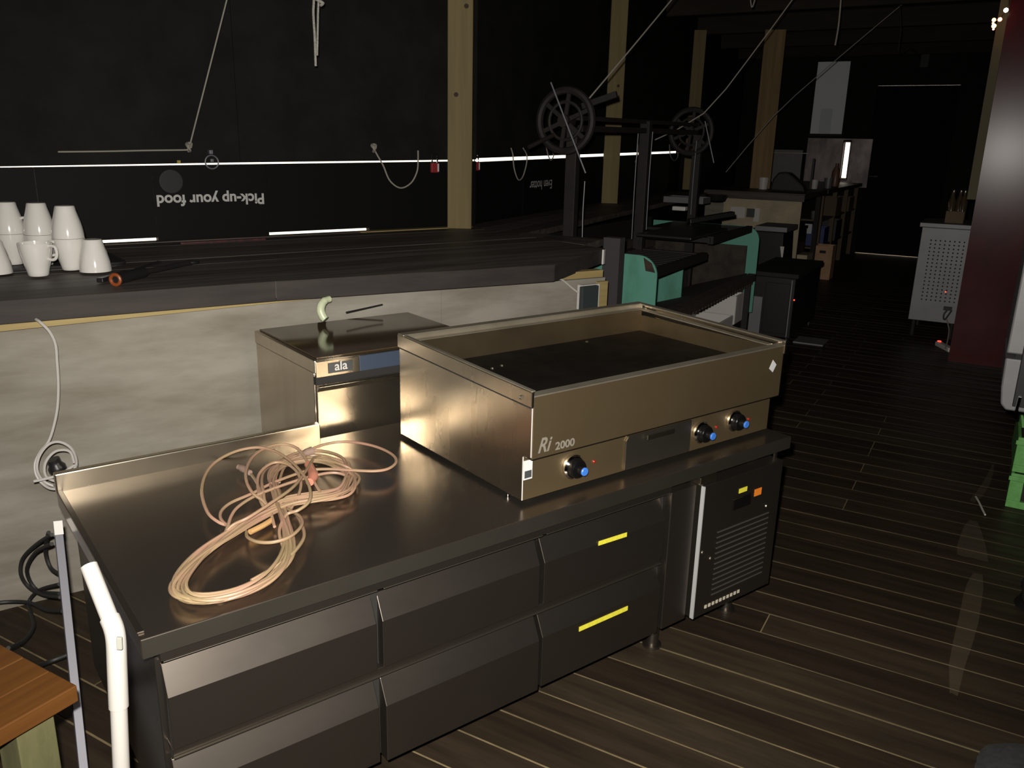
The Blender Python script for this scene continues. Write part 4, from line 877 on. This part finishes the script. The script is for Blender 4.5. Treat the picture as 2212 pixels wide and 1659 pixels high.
B('upper_body', 'greymetal', ck, 0, .5, 0, .40, .745, 1.34, .006)
MB().prism([(.0, .728), (.5, .728), (.5, .54), (.03, .54), (.012, .56), (.004, .62)], lambda a, b: (a, .0, b), lambda a, b: (a, .40, b)).build('lower_drawer', 'greymetal', ck, .006)
B('neck', 'gap_shade', ck, .03, .49, .02, .38, .726, .746); B('dark_edge', 'blackmet', ck, .048, .5, -.012, -.001, .56, 1.30, .003)
MB().box(.30, .47, .05, .35, .0, .54).build('stand', 'blackmet', ck, .01)
MB().tube([(.032, -.02, 1.12), (.02, -.03, 1.15), (.02, -.03, 1.25), (.045, -.03, 1.33), (.12, -.03, 1.33), (.13, -.03, 1.2), (.10, -.03, 1.12), (.05, -.03, 1.105)], .009, 10, closed=True, sub=4).build('chrome_handle', 'chrome', ck, smooth=True)
MB().tube([(.066, -.02, .52), (.064, -.02, .56), (.066, -.02, .60)], .006, 8).build('chrome_hinge', 'chrome', ck, smooth=True)
def lump(name, c, rx, ry, rz_, m, label, cat, seed=1):
    rr = random.Random(seed); n, k = 18, 10; vs = []
    for i in range(k+1):
        th = math.pi*i/k*.5*2/2
        for j in range(n):
            a = 2*math.pi*j/n; f = 1+.16*math.sin(3*a+i*1.3)+rr.uniform(-.07, .07)
            vs.append((rx*math.cos(a)*math.cos(th*.95)*f, ry*math.sin(a)*math.cos(th*.95)*f, rz_*math.sin(th)*(1+rr.uniform(-.04, .04))))
    fs = [(i*n+j, i*n+(j+1) % n, (i+1)*n+(j+1) % n, (i+1)*n+j) for i in range(k) for j in range(n)]+[tuple(range(n))[::-1], tuple(range(k*n, (k+1)*n))]
    o = MB().add(vs, fs).build(name, m, None, smooth=True); o.location = c; s = o.modifiers.new('sub', 'SUBSURF'); s.levels = 1; s.render_levels = 1; tag(o, label, cat); return o
lump('black_bin_bag', (.43, 2.93, 0), .18, .16, .20, mat('glossy_bag', (.01, .01, .01), .18), 'shiny black plastic bag on the deck at the right edge', 'bag')
lump('dark_sack', (.33, 2.0, 0), .17, .17, .05, mat('grey_sack', (.022, .023, .022), .9, c2=(.035, .036, .035), scale=(60, 60, 60), bump=.3), 'dark grey crumpled sack flat on the deck, bottom right corner', 'sack', 5)
# plastic film streaks lying on the deck
def film(pts, w, label):
    vs = []; n = len(pts); rr = random.Random(len(pts))
    for i, (x, y) in enumerate(pts):
        for k in range(5):
            t = k/4-.5; vs.append((x+w[i]*t, y+rr.uniform(-.006, .006), .003+.004*abs(math.sin(i*2.1+k*1.7))))
    fs = [(i*5+k, i*5+k+1, (i+1)*5+k+1, (i+1)*5+k) for i in range(n-1) for k in range(4)]
    o = MB().add(vs, fs).build('plastic_film', 'film', None, smooth=True); tag(o, label, 'plastic film', 'plastic film on the deck'); return o
film([(.165, 4.35), (.155, 4.2), (.14, 4.05), (.125, 3.95), (.11, 3.87), (.095, 3.80)], [.01, .02, .03, .03, .03, .02], 'narrow glistening strip of clear film, farthest on the deck')
film([(.105, 3.58), (.105, 3.5), (.108, 3.4), (.110, 3.30), (.115, 3.22)], [.03, .06, .08, .10, .10], 'wider fan of clear film in the middle of the deck')
film([(.135, 3.10), (.13, 3.0), (.125, 2.9), (.12, 2.75), (.11, 2.6), (.10, 2.45), (.10, 2.3)], [.03, .05, .055, .055, .05, .04, .02], 'long faint strip of clear film nearest on the deck')
lt = MB().tube([onz(2108, 1073, .008), onz(2115, 1085, .01), onz(2122, 1100, .008), onz(2128, 1112, .006)], .004, 6, sub=3).build('crumpled_film_end', 'cable_white', None, smooth=True); tag(lt, 'bright crumpled tip of the film on the deck', 'film')
pd = MB().box(-.09, .13, -.11, .12, 0, .012).build('metal_floor_plate', 'greymetal', None, .002); pd.location = onz(1745, 738, 0); tag(pd, 'dull metal plate on the deck beyond the griddle', 'plate')
